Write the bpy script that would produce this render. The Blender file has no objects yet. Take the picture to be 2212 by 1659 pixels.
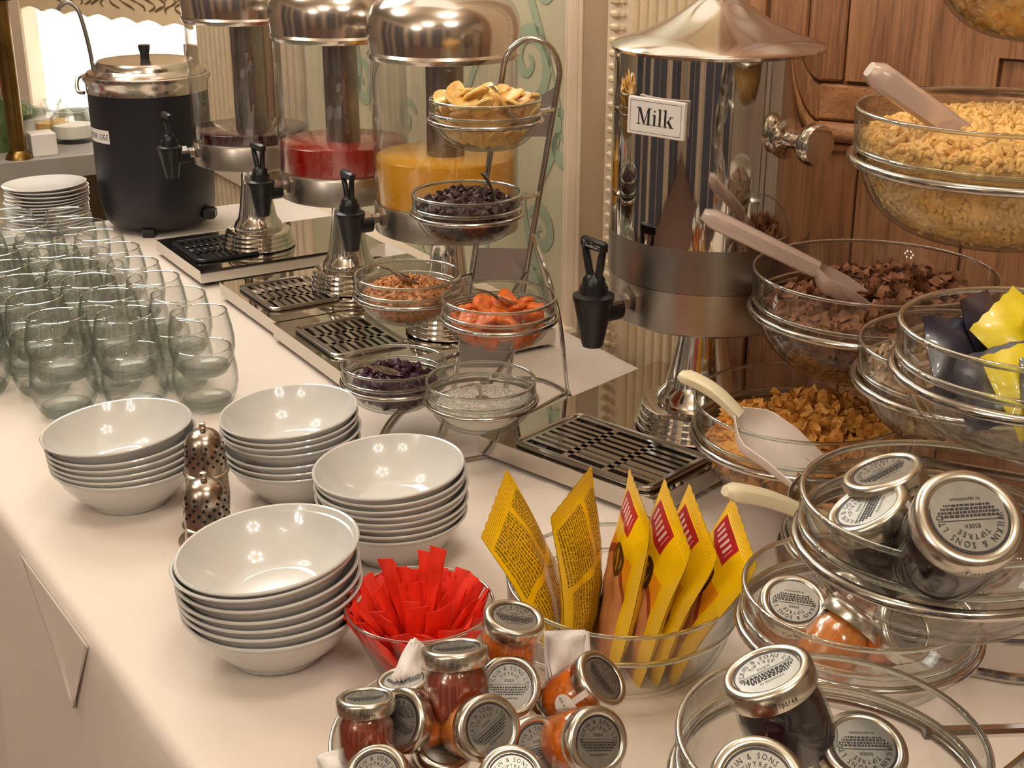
import bpy, math, random
from mathutils import Vector, Matrix, Quaternion
S = bpy.context.scene
COL = S.collection
ZT = 0.80                                   # height of the table top
R = math.radians
random.seed(7)

# ---------------------------------------------------------------- camera, world, exposure
cam_data = bpy.data.cameras.new('camera')
cam = bpy.data.objects.new('camera', cam_data); COL.objects.link(cam)
cam.location = (0, 0, ZT + .69)
cam.rotation_euler = (R(69), 0, 0)
cam_data.sensor_width = 36; cam_data.lens = 36*2900/2212
cam_data.clip_start = .02
S.camera = cam
W_ = bpy.data.worlds.new('world'); S.world = W_; W_.use_nodes = True
W_.node_tree.nodes['Background'].inputs[0].default_value = (.93, .92, 1, 1)
W_.node_tree.nodes['Background'].inputs[1].default_value = .5
S.view_settings.view_transform = 'Standard'; S.view_settings.look = 'None'
S.view_settings.exposure = -0.22; S.view_settings.gamma = 1; S.view_settings.use_curve_mapping = False
cy = S.cycles
cy.max_bounces = 16; cy.diffuse_bounces = 3; cy.glossy_bounces = 4
cy.transmission_bounces = 12; cy.transparent_max_bounces = 48
cy.sample_clamp_indirect = 4; cy.blur_glossy = .6
cy.use_adaptive_sampling = True; cy.adaptive_threshold = .05
cy.use_denoising = True

def lamp(x, y, z, power, radius=.022, color=(1, .925, .83)):
    l = bpy.data.lights.new('bulb', 'POINT'); l.energy = power; l.shadow_soft_size = radius; l.color = color
    o = bpy.data.objects.new('bulb', l); COL.objects.link(o); o.location = (x, y, z); return o
def arealamp(loc, target, sx, sy, power, color=(1, .945, .87)):
    l = bpy.data.lights.new('soft_fill', 'AREA'); l.shape = 'RECTANGLE'; l.size = sx; l.size_y = sy; l.energy = power; l.color = color
    o = bpy.data.objects.new('soft_fill', l); COL.objects.link(o); o.location = loc
    o.rotation_euler = (Vector(target)-Vector(loc)).to_track_quat('-Z', 'Y').to_euler(); return o
# the room's chandeliers (rings of candle bulbs), plus an added ring and soft area fills
for (cx, cy_, cz, n, rr, pw) in ((.55, -.55, 2.55, 6, .26, 6.8), (-1.1, -.7, 2.6, 6, .26, 5.5), (-1.55, 1.9, 2.6, 6, .26, 7.0), (.1, .9, 2.7, 5, .2, 6.0), (-2.7, -1.4, 2.4, 6, .3, 8)):  # last ring is added to brighten the unseen walls mirrored in the domes
    for k in range(n):
        a = 2*math.pi*k/n+.3
        lamp(cx+rr*math.cos(a), cy_+rr*math.sin(a), cz, pw)
arealamp((-.2, 1.9, 2.86), (-.35, 1.6, .8), 1.4, 1.4, 8)  # soft fill added above the table
arealamp((-1.1, 3.0, 2.5), (-.6, 1.9, .8), .9, .9, 26)  # fill added to lift the wall behind the dispensers

# ---------------------------------------------------------------- materials
def lin(c):
    c = [x/255 for x in c]
    return tuple(x/12.92 if x <= .04045 else ((x+.055)/1.055)**2.4 for x in c)+(1,)
def newmat(name):
    m = bpy.data.materials.new(name); m.use_nodes = True
    nt = m.node_tree; b = nt.nodes['Principled BSDF']; return m, nt, b
def N(nt, typ, **kw):
    n = nt.nodes.new(typ)
    for k, v in kw.items():
        if k.startswith('i_'): n.inputs[k[2:].replace('_', ' ')].default_value = v
        else: setattr(n, k, v)
    return n
def mat(name, rgb, rough=.5, metal=0, var=0, vscale=30, bump=0, bscale=200, coat=0, stretch=None, spec=None, trans=0, sss=0):
    m, nt, b = newmat(name)
    c = lin(rgb); b.inputs['Base Color'].default_value = c
    b.inputs['Roughness'].default_value = rough; b.inputs['Metallic'].default_value = metal
    b.inputs['Coat Weight'].default_value = coat; b.inputs['Coat Roughness'].default_value = .06
    b.inputs['Transmission Weight'].default_value = trans
    if spec is not None: b.inputs['Specular IOR Level'].default_value = spec
    if sss: b.inputs['Subsurface Weight'].default_value = sss; b.inputs['Subsurface Radius'].default_value = (.01, .005, .002); b.inputs['Subsurface Scale'].default_value = .5
    tc = N(nt, 'ShaderNodeTexCoord'); vec = tc.outputs['Object']
    if stretch:
        mp = N(nt, 'ShaderNodeMapping'); mp.inputs['Scale'].default_value = stretch; nt.links.new(vec, mp.inputs[0]); vec = mp.outputs[0]
    if var:
        no = N(nt, 'ShaderNodeTexNoise'); no.inputs['Scale'].default_value = vscale; no.inputs['Detail'].default_value = 4; nt.links.new(vec, no.inputs['Vector'])
        cr = N(nt, 'ShaderNodeValToRGB'); cr.color_ramp.elements[0].position = .3; cr.color_ramp.elements[1].position = .7
        cr.color_ramp.elements[0].color = tuple(x*(1-var) for x in c[:3])+(1,); cr.color_ramp.elements[1].color = tuple(min(1, x*(1+var)) for x in c[:3])+(1,)
        nt.links.new(no.outputs['Fac'], cr.inputs[0]); nt.links.new(cr.outputs[0], b.inputs['Base Color'])
    if bump:
        n2 = N(nt, 'ShaderNodeTexNoise'); n2.inputs['Scale'].default_value = bscale; n2.inputs['Detail'].default_value = 3; nt.links.new(vec, n2.inputs['Vector'])
        bp = N(nt, 'ShaderNodeBump'); bp.inputs['Strength'].default_value = bump; bp.inputs['Distance'].default_value = .002
        nt.links.new(n2.outputs['Fac'], bp.inputs['Height']); nt.links.new(bp.outputs[0], b.inputs['Normal'])
    return m
def glassmat(name, tint, mixglass, rough=0.0, ior=1.47, edge=(.55, .6, .56), base=.065):
    """thin-walled table glass: partly straight-through, partly refracting, reflecting more at grazing angles"""
    m = bpy.data.materials.new(name); m.use_nodes = True; nt = m.node_tree; nt.nodes.clear()
    out = N(nt, 'ShaderNodeOutputMaterial')
    tr = N(nt, 'ShaderNodeBsdfTransparent'); gl = N(nt, 'ShaderNodeBsdfGlass'); gs = N(nt, 'ShaderNodeBsdfGlossy')
    gl.inputs['Color'].default_value = tint+(1,); gl.inputs['IOR'].default_value = ior; gl.inputs['Roughness'].default_value = rough
    gs.inputs['Roughness'].default_value = .02
    lw = N(nt, 'ShaderNodeLayerWeight'); lw.inputs['Blend'].default_value = .5
    pw = N(nt, 'ShaderNodeMath', operation='POWER'); pw.inputs[1].default_value = 4; nt.links.new(lw.outputs['Facing'], pw.inputs[0])
    mx = N(nt, 'ShaderNodeMix', data_type='RGBA'); mx.inputs['A'].default_value = tint+(1,); mx.inputs['B'].default_value = edge+(1,)
    nt.links.new(pw.outputs[0], mx.inputs['Factor']); nt.links.new(mx.outputs['Result'], tr.inputs['Color'])
    rf = N(nt, 'ShaderNodeMath', operation='MULTIPLY_ADD'); rf.inputs[1].default_value = .6; rf.inputs[2].default_value = base; nt.links.new(pw.outputs[0], rf.inputs[0])
    m1 = N(nt, 'ShaderNodeMixShader'); nt.links.new(rf.outputs[0], m1.inputs[0]); nt.links.new(tr.outputs[0], m1.inputs[1]); nt.links.new(gs.outputs[0], m1.inputs[2])
    m2 = N(nt, 'ShaderNodeMixShader'); m2.inputs[0].default_value = mixglass; nt.links.new(m1.outputs[0], m2.inputs[1]); nt.links.new(gl.outputs[0], m2.inputs[2])
    nt.links.new(m2.outputs[0], out.inputs[0]); return m
def woodmat(name, c1, c2, axis=2, rough=.38):
    m, nt, b = newmat(name); b.inputs['Roughness'].default_value = rough; b.inputs['Coat Weight'].default_value = .25; b.inputs['Coat Roughness'].default_value = .25
    tc = N(nt, 'ShaderNodeTexCoord'); mp = N(nt, 'ShaderNodeMapping'); sc = [26, 26, 26]; sc[axis] = 2.2; mp.inputs['Scale'].default_value = sc
    nt.links.new(tc.outputs['Object'], mp.inputs[0])
    no = N(nt, 'ShaderNodeTexNoise'); no.inputs['Scale'].default_value = 1.6; no.inputs['Detail'].default_value = 8; no.inputs['Distortion'].default_value = .25; nt.links.new(mp.outputs[0], no.inputs['Vector'])
    cr = N(nt, 'ShaderNodeValToRGB'); cr.color_ramp.elements[0].position = .3; cr.color_ramp.elements[1].position = .72
    cr.color_ramp.elements[0].color = lin(c2); cr.color_ramp.elements[1].color = lin(c1)
    nt.links.new(no.outputs['Fac'], cr.inputs[0])
    n3 = N(nt, 'ShaderNodeTexNoise'); n3.inputs['Scale'].default_value = 9; n3.inputs['Detail'].default_value = 3; mp3 = N(nt, 'ShaderNodeMapping'); s3 = [34, 34, 34]; s3[axis] = 1.5; mp3.inputs['Scale'].default_value = s3
    nt.links.new(tc.outputs['Object'], mp3.inputs[0]); nt.links.new(mp3.outputs[0], n3.inputs['Vector'])
    cr3 = N(nt, 'ShaderNodeValToRGB'); cr3.color_ramp.elements[0].position = .38; cr3.color_ramp.elements[0].color = (.62, .62, .62, 1); cr3.color_ramp.elements[1].position = .5; cr3.color_ramp.elements[1].color = (1, 1, 1, 1)
    nt.links.new(n3.outputs['Fac'], cr3.inputs[0])
    mu = N(nt, 'ShaderNodeMix', data_type='RGBA', blend_type='MULTIPLY'); mu.inputs['Factor'].default_value = .8
    nt.links.new(cr.outputs[0], mu.inputs['A']); nt.links.new(cr3.outputs[0], mu.inputs['B']); nt.links.new(mu.outputs['Result'], b.inputs['Base Color'])
    bp = N(nt, 'ShaderNodeBump'); bp.inputs['Strength'].default_value = .25; bp.inputs['Distance'].default_value = .001; nt.links.new(n3.outputs['Fac'], bp.inputs['Height']); nt.links.new(bp.outputs[0], b.inputs['Normal'])
    return m
M = {}
M['cloth'] = None
M['skirt'] = mat('skirt_cloth', (205, 190, 178), .85, bump=.25, bscale=900)
M['china'] = mat('white_china', (208, 206, 201), .14, coat=.5, var=.01)
M['glass'] = glassmat('clear_bowl_glass', (.988, .992, .985), .05, edge=(.50, .55, .52), base=.04)
M['rimglass'] = glassmat('thick_rim_glass', (.93, .97, .95), .85, edge=(.4, .46, .43), base=.08)
M['tumbler'] = glassmat('tumbler_glass', (.997, 1, .998), .03, edge=(.42, .50, .45), base=.05)
M['basegls'] = glassmat('tumbler_base_glass', (.97, .99, .975), .6, edge=(.5, .58, .53), base=.07)
M['poly'] = glassmat('clear_polycarbonate', (.985, .98, .975), .0, edge=(.75, .72, .68))
M['jarglass'] = glassmat('jar_glass', (.98, .98, .97), .0, edge=(.7, .7, .68))
M['chrome'] = mat('polished_chrome', (214, 208, 200), .07, 1)
M['wire'] = mat('chrome_wire', (196, 192, 186), .14, 1)
M['mirror'] = mat('mirror_steel', (205, 200, 192), .045, 1, bump=.02, bscale=14)
M['steel'] = mat('brushed_steel', (186, 178, 168), .3, 1, var=.08, vscale=20, stretch=(1, 1, 60))
M['dome'] = mat('satin_steel', (214, 204, 194), .17, 1, bump=.03, bscale=16)
M['tube'] = mat('dull_steel_tube', (150, 144, 138), .34, 1, var=.12, vscale=8, stretch=(3, 3, .3))
M['silver'] = mat('tarnished_silver', (182, 168, 154), .24, 1, var=.35, vscale=60)
M['lid'] = mat('satin_silver_lid', (206, 200, 186), .24, 1, bump=.05, bscale=90)
M['lidtop'] = mat('printed_lid_silver', (156, 154, 148), .34, .85, var=.12, vscale=120)
M['black'] = mat('black_plastic', (17, 18, 22), .34, bump=.1, bscale=300)
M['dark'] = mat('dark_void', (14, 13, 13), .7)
M['ink'] = mat('black_ink', (34, 33, 34), .45)
M['inkgrey'] = mat('grey_ink', (72, 70, 70), .4)
M['urn'] = mat('black_urn_paint', (19, 18, 28), .42, bump=.12, bscale=350)
M['paper'] = mat('white_paper', (226, 220, 214), .65, bump=.1, bscale=400)
M['brass'] = mat('aged_brass', (122, 96, 52), .3, 1, var=.3, vscale=18)
M['cream'] = mat('cream_paint', (206, 190, 160), .55, var=.04, vscale=6)
M['trim'] = mat('warm_white_trim', (226, 205, 180), .45, var=.04, vscale=8)
M['recess'] = mat('beige_recess', (168, 142, 112), .6, var=.05, vscale=5)
M['wallpaper'] = mat('sage_wallpaper', (196, 188, 158), .55, var=.04, vscale=10)
M['swirl'] = mat('mint_scroll_print', (158, 172, 146), .4, var=.08, vscale=9)
M['gold'] = mat('dark_gold_stripe', (110, 88, 58), .5)
M['carve'] = mat('carved_plaster', (214, 192, 158), .6, var=.08, vscale=30)
M['wood'] = woodmat('oak_panel', (184, 134, 94), (136, 90, 60))
M['woodh'] = woodmat('oak_rail', (204, 150, 104), (150, 100, 66), axis=0)
M['slate'] = mat('slate_blue_band', (92, 92, 104), .8, var=.15, vscale=3)
M['grid'] = mat('grid_steel', (190, 184, 176), .2, 1)
M['lidm'] = mat('soft_polished_steel', (208, 200, 188), .13, 1)
M['floor'] = mat('patterned_carpet', (122, 92, 80), .95, var=.35, vscale=14)
M['ceiling'] = mat('ceiling_cream', (214, 198, 172), .8)
M['roomwall'] = mat('far_room_wall', (210, 194, 172), .7, var=.2, vscale=1.2)
M['counter'] = mat('grey_counter', (150, 144, 136), .4, var=.05)
M['pelmet'] = mat('cream_pelmet_fabric', (224, 196, 158), .85, bump=.2, bscale=300)
M['scoopclear'] = mat('frosted_clear_plastic', (236, 214, 202), .2, trans=.55, coat=.3)
M['scoopwhite'] = mat('white_scoop_plastic', (236, 222, 212), .32, sss=.0)
M['scoopcream'] = mat('cream_handle_plastic', (226, 214, 180), .3)
M['plate_grey'] = mat('grey_steel_plate', (182, 176, 176), .3, .9)
M['rice'] = mat('puffed_rice', (232, 186, 110), .6, var=.18, vscale=60, bump=.3, bscale=500)
M['bran'] = mat('bran_flake', (138, 92, 62), .7, var=.35, vscale=80, bump=.4, bscale=500)
M['corn'] = mat('corn_flake', (236, 166, 78), .55, var=.3, vscale=70, bump=.4, bscale=500)
M['muesli'] = mat('muesli_oats', (178, 150, 120), .75, var=.35, vscale=110, bump=.4, bscale=500)
M['granola'] = mat('granola_cluster', (152, 104, 66), .7, var=.35, vscale=70, bump=.4, bscale=500)
M['banana'] = mat('banana_chip', (236, 190, 112), .5, var=.22, vscale=90, bump=.2, bscale=300, coat=.15)
M['walnut'] = mat('walnut_piece', (190, 128, 76), .55, var=.4, vscale=160, bump=.3, bscale=400)
M['raisin'] = mat('dark_raisin', (64, 36, 34), .42, var=.4, vscale=120, bump=.5, bscale=500)
M['prune'] = mat('purple_berry', (66, 26, 48), .4, var=.4, vscale=120, bump=.5, bscale=400)
M['apricot'] = mat('dried_apricot', (214, 104, 32), .4, var=.28, vscale=70, bump=.4, bscale=250, coat=.2)
M['coconut'] = mat('white_coconut', (250, 242, 232), .75, var=.06, vscale=300, bump=.5, bscale=900)
M['red'] = mat('red_paper_sachet', (236, 50, 24), .55, var=.12, vscale=80, bump=.15, bscale=300)
M['marmalade'] = mat('orange_marmalade', (222, 116, 28), .18, var=.35, vscale=90, coat=.5, sss=.3)
M['honeyjam'] = mat('amber_honey', (222, 132, 46), .18, var=.3, vscale=60, coat=.5, sss=.3)
M['redjam'] = mat('dark_red_jam', (140, 54, 26), .2, var=.35, vscale=60, coat=.5, sss=.2)
M['bluejam'] = mat('blackcurrant_jam', (20, 12, 26), .3, var=.3, vscale=60, coat=.2)
M['juice_purple'] = mat('dark_berry_juice', (66, 16, 28), .15, coat=.4)
M['juice_red'] = mat('cranberry_juice', (170, 24, 12), .12, coat=.4)
M['juice_orange'] = mat('orange_juice', (250, 182, 40), .25, coat=.3)
M['tea_dark'] = mat('dark_foil_sachet', (44, 42, 56), .28, var=.2, vscale=50, coat=.4)
M['tea_yellow'] = mat('yellow_foil_sachet', (206, 184, 20), .35, var=.15, vscale=50, coat=.3)
M['greenfood'] = mat('green_salad', (70, 90, 40), .6, var=.4, vscale=60)
M['redfood'] = mat('orange_red_food', (196, 70, 30), .5, var=.5, vscale=40)
M['bluebag'] = mat('pale_blue_bag', (176, 180, 196), .5)
# table linen, with pressed creases as fine relief
def clothmat():
    m, nt, b = newmat('table_linen'); b.inputs['Roughness'].default_value = .82; b.inputs['Sheen Weight'].default_value = .15
    tc = N(nt, 'ShaderNodeTexCoord')
    n1 = N(nt, 'ShaderNodeTexNoise'); n1.inputs['Scale'].default_value = 5; n1.inputs['Detail'].default_value = 2; nt.links.new(tc.outputs['Object'], n1.inputs['Vector'])
    cr = N(nt, 'ShaderNodeValToRGB'); cr.color_ramp.elements[0].color = lin((222, 208, 196)); cr.color_ramp.elements[1].color = lin((232, 220, 208)); nt.links.new(n1.outputs['Fac'], cr.inputs[0]); nt.links.new(cr.outputs[0], b.inputs['Base Color'])
    n2 = N(nt, 'ShaderNodeTexNoise'); n2.inputs['Scale'].default_value = 900; nt.links.new(tc.outputs['Object'], n2.inputs['Vector'])
    n3 = N(nt, 'ShaderNodeTexNoise'); n3.inputs['Scale'].default_value = 7; n3.inputs['Detail'].default_value = 3; n3.inputs['Distortion'].default_value = .6; nt.links.new(tc.outputs['Object'], n3.inputs['Vector'])
    b1 = N(nt, 'ShaderNodeBump'); b1.inputs['Strength'].default_value = .2; b1.inputs['Distance'].default_value = .0006; nt.links.new(n2.outputs['Fac'], b1.inputs['Height'])
    b2 = N(nt, 'ShaderNodeBump'); b2.inputs['Strength'].default_value = .5; b2.inputs['Distance'].default_value = .006; nt.links.new(n3.outputs['Fac'], b2.inputs['Height']); nt.links.new(b1.outputs[0], b2.inputs['Normal'])
    nt.links.new(b2.outputs[0], b.inputs['Normal']); return m
M['cloth'] = clothmat()
def windowmat():
    m, nt, b = newmat('daylit_voile'); tc = N(nt, 'ShaderNodeTexCoord')
    no = N(nt, 'ShaderNodeTexNoise'); no.inputs['Scale'].default_value = 5; no.inputs['Distortion'].default_value = 2; nt.links.new(tc.outputs['Object'], no.inputs['Vector'])
    cr = N(nt, 'ShaderNodeValToRGB'); cr.color_ramp.elements[0].position = .35; cr.color_ramp.elements[0].color = (.86, .8, .68, 1); cr.color_ramp.elements[1].position = .5; cr.color_ramp.elements[1].color = (1, .97, .9, 1)
    nt.links.new(no.outputs['Fac'], cr.inputs[0]); nt.links.new(cr.outputs[0], b.inputs['Emission Color']); b.inputs['Emission Strength'].default_value = 2.2
    b.inputs['Base Color'].default_value = (.8, .78, .72, 1); return m
M['daylight'] = windowmat()

# ---------------------------------------------------------------- mesh tools
class MB:
    def __init__(s): s.v = []; s.f = []; s.uv = None
    def add(s, v, f, mx=None):
        o = len(s.v)
        s.v += [tuple(mx @ Vector(p)) for p in v] if mx is not None else [tuple(p) for p in v]
        s.f += [tuple(i+o for i in q) for q in f]; return s
    def box(s, x0, y0, z0, x1, y1, z1, mx=None, ch=0):
        if ch:
            c = ch; v = []
            for z, k in ((z0, c), (z0+c, 0), (z1-c, 0), (z1, c)):
                a, b_, d, e = x0+k, y0+k, x1-k, y1-k
                q = c*.9
                v += [(a+q, b_, z), (d-q, b_, z), (d, b_+q, z), (d, e-q, z), (d-q, e, z), (a+q, e, z), (a, e-q, z), (a, b_+q, z)]
            f = [tuple(range(7, -1, -1)), tuple(range(24, 32))]
            for L in range(3):
                for i in range(8): f.append((L*8+i, L*8+(i+1) % 8, L*8+8+(i+1) % 8, L*8+8+i))
            return s.add(v, f, mx)
        v = [(x0, y0, z0), (x1, y0, z0), (x1, y1, z0), (x0, y1, z0), (x0, y0, z1), (x1, y0, z1), (x1, y1, z1), (x0, y1, z1)]
        return s.add(v, [(3, 2, 1, 0), (4, 5, 6, 7), (0, 1, 5, 4), (1, 2, 6, 5), (2, 3, 7, 6), (3, 0, 4, 7)], mx)
    def lathe(s, prof, seg=48, mx=None, sy=1):
        v = []; f = []; idx = []
        for (r, z) in prof:
            if r < 1e-6: idx.append([len(v)]*seg); v.append((0, 0, z))
            else:
                idx.append([len(v)+k for k in range(seg)])
                v += [(r*math.cos(2*math.pi*k/seg), sy*r*math.sin(2*math.pi*k/seg), z) for k in range(seg)]
        for a, b_ in zip(idx[:-1], idx[1:]):
            for k in range(seg):
                q = [a[k], a[(k+1) % seg], b_[(k+1) % seg], b_[k]]; u = []
                for i in q:
                    if i not in u: u.append(i)
                if len(u) > 2: f.append(tuple(u))
        return s.add(v, f, mx)
    def tube(s, pts, r, seg=10, closed=False, mx=None, flat=1.0):
        P = [Vector(p) for p in pts]; n = len(P); v = []; f = []; up = None
        for i in range(n):
            a = P[(i-1) % n] if (closed or i > 0) else P[i]; b_ = P[(i+1) % n] if (closed or i < n-1) else P[i]
            t = (b_-a).normalized()
            if up is None: up = (Vector((0, 0, 1)) if abs(t.z) < .9 else Vector((1, 0, 0)))
            up = (up-t*up.dot(t)).normalized(); sd = t.cross(up)
            rr = r[i] if isinstance(r, (list, tuple)) else r
            for k in range(seg):
                q = 2*math.pi*k/seg; v.append(P[i]+sd*rr*math.cos(q)+up*rr*math.sin(q)*flat)
        m = n if closed else n-1
        for i in range(m):
            j = (i+1) % n
            for k in range(seg): f.append((i*seg+k, i*seg+(k+1) % seg, j*seg+(k+1) % seg, j*seg+k))
        if not closed: f.append(tuple(range(seg-1, -1, -1))); f.append(tuple((n-1)*seg+k for k in range(seg)))
        return s.add(v, f, mx)
    def poly(s, pts, z0, z1, mx=None):
        n = len(pts); v = [(x, y, z0) for x, y in pts]+[(x, y, z1) for x, y in pts]
        f = [tuple(range(n-1, -1, -1)), tuple(range(n, 2*n))]+[(i, (i+1) % n, n+(i+1) % n, n+i) for i in range(n)]
        return s.add(v, f, mx)
    def mesh(s, name, m=None, smooth=True, uv=None):
        me = bpy.data.meshes.new(name); me.from_pydata(s.v, [], s.f); me.update()
        if uv:
            l = me.uv_layers.new(name='UVMap')
            for lp in me.loops: l.data[lp.index].uv = uv[lp.vertex_index]
        if smooth:
            me.polygons.foreach_set('use_smooth', [True]*len(me.polygons))
            try: me.set_sharp_from_angle(angle=R(38))
            except Exception: pass
        if m: me.materials.append(m)
        return me
def link(name, me, parent=None, loc=None, rot=None):
    o = bpy.data.objects.new(name, me); COL.objects.link(o)
    if parent: o.parent = parent
    if loc is not None: o.location = loc
    if rot is not None: o.rotation_euler = rot
    return o
def part(name, mb, m, parent, smooth=True, label=None, uv=None, stuff=False):
    me = mb if isinstance(mb, bpy.types.Mesh) else mb.mesh(name, m, smooth, uv)
    o = link(name, me, parent)
    if label: o['label'] = label
    if stuff: o['kind'] = 'stuff'
    return o
def tag(o, label=None, cat=None, group=None, kind=None):
    if label: o['label'] = label
    if cat: o['category'] = cat
    if group: o['group'] = group
    if kind: o['kind'] = kind
    return o
def thing(name, label, cat, loc=(0, 0, 0), rotz=0, group=None, kind=None):
    o = bpy.data.objects.new(name, None); COL.objects.link(o); o.empty_display_size = .02
    o.location = loc; o.rotation_euler = (0, 0, rotz); return tag(o, label, cat, group, kind)
def copytree(o, parent=None):
    c = o.copy(); COL.objects.link(c)
    if parent: c.parent = parent
    for ch in list(KIDS.get(o.name, o.children)): copytree(ch, c)
    return c
KIDS = {}
def struct(name, mb, m, smooth=False, parent=None, label=None):
    o = link(name, mb if isinstance(mb, bpy.types.Mesh) else mb.mesh(name, m, smooth), parent)
    if not parent: o['kind'] = 'structure'
    if label: o['label'] = label
    return o
def smoothpath(pts, n=8, closed=False):
    P = [Vector(p) for p in pts]; L = len(P); out = []
    for i in range(L if closed else L-1):
        g = (lambda k: P[k % L]) if closed else (lambda k: P[max(0, min(L-1, k))])
        a, b_, c, d = g(i-1), g(i), g(i+1), g(i+2)
        for k in range(n):
            t = k/n; out.append(.5*((2*b_)+(c-a)*t+(2*a-5*b_+4*c-d)*t*t+(3*b_-a-3*c+d)*t**3))
    if not closed: out.append(P[-1])
    return out
def frame(origin, zdir, xhint=(1, 0, 0)):
    z = Vector(zdir).normalized(); x = Vector(xhint); x = (x-z*x.dot(z)).normalized(); y = z.cross(x)
    m = Matrix((x, y, z)).transposed().to_4x4(); m.translation = Vector(origin); return m
_tc = {}
def textmesh(txt, size=1.0, font_x=1.0):
    """letters as flat geometry: (verts, faces, width), left aligned on the base line"""
    key = (txt, size, font_x)
    if key in _tc: return _tc[key]
    cu = bpy.data.curves.new('lettering', 'FONT'); cu.body = txt; cu.size = size; cu.resolution_u = 2
    o = bpy.data.objects.new('lettering', cu); COL.objects.link(o)
    dg = bpy.context.evaluated_depsgraph_get(); me = o.evaluated_get(dg).to_mesh()
    v = [(p.co.x*font_x, p.co.y, 0) for p in me.vertices]; f = [tuple(q.vertices) for q in me.polygons]
    o.evaluated_get(dg).to_mesh_clear(); bpy.data.objects.remove(o); bpy.data.curves.remove(cu)
    w = max([p[0] for p in v] or [size*.3]); _tc[key] = (v, f, w); return _tc[key]
def addtext(mb, txt, size, mx, center=True, fx=1.0):
    v, f, w = textmesh(txt, size, fx)
    mb.add(v, f, mx @ Matrix.Translation((-w/2 if center else 0, 0, 0)))
def arctext(mb, txt, size, r, z, mid, bottom=False, fx=1.0, gap=1.15):
    ws = [(textmesh(c, size, fx)[2] if c != ' ' else size*.35) for c in txt]
    tot = sum(w*gap+size*.06 for w in ws)/r; a = mid+(tot/2)*(1 if not bottom else -1)
    for c, w in zip(txt, ws):
        st = (w*gap+size*.06)/r*(1 if not bottom else -1); am = a-st/2; a -= st
        if c == ' ': continue
        rr = r if not bottom else r+size*.7
        mx = Matrix.Translation((rr*math.cos(am), rr*math.sin(am), z)) @ Matrix.Rotation(am-math.pi/2+(math.pi if bottom else 0), 4, 'Z')
        addtext(mb, c, size, mx, fx=fx)
A_ = Vector((.5196, -.8544, 0)); N_ = Vector((.8544, .5196, 0)); E0 = Vector((-.602, 1.425, 0))
def TN(t, n, z=0): return E0+A_*t+N_*n+Vector((0, 0, z))      # along / across the table
def at(p): return (p[0], p[1], ZT+p[2])
ANG = math.atan2(A_.y, A_.x)                                  # frames whose x runs along the table

# ---------------------------------------------------------------- room shell
WM = Matrix.Translation(E0) @ Matrix.Rotation(ANG, 4, 'Z')     # local (along table, across table, height)
def wallmat(origin, d):
    return Matrix.Translation(origin) @ Matrix.Rotation(math.atan2(d[1], d[0]), 4, 'Z')
struct('floor', MB().box(-4, -3, -.05, 3.2, 7.2, 0), M['floor'])
struct('ceiling', MB().box(-4, -3, 2.9, 3.2, 7.2, 3.0), M['ceiling'])
struct('wall_left', MB().box(-4.1, -3, 0, -4, 7.2, 2.9), M['roomwall'])
struct('wall_front', MB().box(-4, -3.1, 0, 3.2, -3, 2.9), M['roomwall'])
struct('wall_right', MB().box(3.2, -3, 0, 3.3, 7.2, 2.9), M['roomwall'])
# dark and pale bands added out of view to streak the steel tank's reflection
for w_n, n_k in (('wall_front', 8), ('wall_left', 9)):
    wl = bpy.data.objects[w_n]; rr = random.Random(4); q = -3.4 if w_n == 'wall_front' else -2.6
    for k in range(n_k):
        w = rr.uniform(.45, .75) if k % 3 else rr.uniform(.14, .3)
        a_, b_ = (q, -3.0), (q+w, -2.93)
        mb = MB().box(q, -3.0, .02, q+w, -2.93, 2.5, ch=.01) if w_n == 'wall_front' else MB().box(-4.0, q, .02, -3.93, q+w, 2.4, ch=.01)
        struct('dark_reflect_band' if k % 3 else 'pale_reflect_band', mb, M['slate'] if k % 3 else M['trim'], False, wl); q += w+rr.uniform(.06, .25)
WT0, WT1, WN = -1.97, .13, .95
wb = struct('wall_back', MB().box(WT0, WN+.012, 0, WT1, WN+.12, 2.9, WM), M['cream'])
def wpart(name, mb, m, smooth=False, label=None, stuff=False, parent=wb):
    o = struct(name, mb, M[m], smooth, parent, label)
    if stuff: o['kind'] = 'stuff'
    return o
zt = ZT
# wallpapered panel and its frame
wpart('wallpaper_panel', MB().box(-1.30, WN+.006, .5, -.23, WN+.02, 2.5, WM), 'wallpaper', label='sage damask wallpaper panel')
def ribs(name, ts, m, r=.006, z0=.5, z1=2.6, n=WN+.004):
    for (t, rr) in ts:
        mb = MB().tube([(t, n, z0), (t, n, z1)], rr, 10, mx=WM); wpart(name, mb, m, True)
ribs('frame_moulding', [(-.222, .012), (-.240, .006), (-.206, .005), (-1.312, .014), (-1.335, .007), (-1.36, .012)], 'trim')
wpart('plain_reveal', MB().box(-.198, WN+.002, .1, -.118, WN+.03, 2.6, WM), 'recess')
wpart('pilaster', MB().box(-.118, WN-.012, .1, .128, WN+.02, 2.6, WM, ch=.003), 'trim')
ribs('flute', [(-.118+.072+.021*k, .0062) for k in range(8)], 'carve', n=WN-.013)
mb = MB()
for k in range(105):
    z = .55+.0185*k
    mb.box(-.104, WN-.02, z, -.084, WN-.008, z+.010, WM, ch=.003); mb.box(-.080, WN-.017, z+.004, -.070, WN-.01, z+.009, WM)
wpart('carved_bead_strip', mb, 'carve', label='carved bead strip', stuff=True)
wpart('pilaster', MB().box(-1.95, WN-.012, .1, -1.56, WN+.02, 2.6, WM, ch=.003), 'trim')
ribs('flute', [(-1.93+.035*k, .011) for k in range(11)], 'carve', n=WN-.013)
ribs('gold_stripe', [(-1.53, .012), (-1.49, .014), (-1.43, .012)], 'gold')
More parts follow.
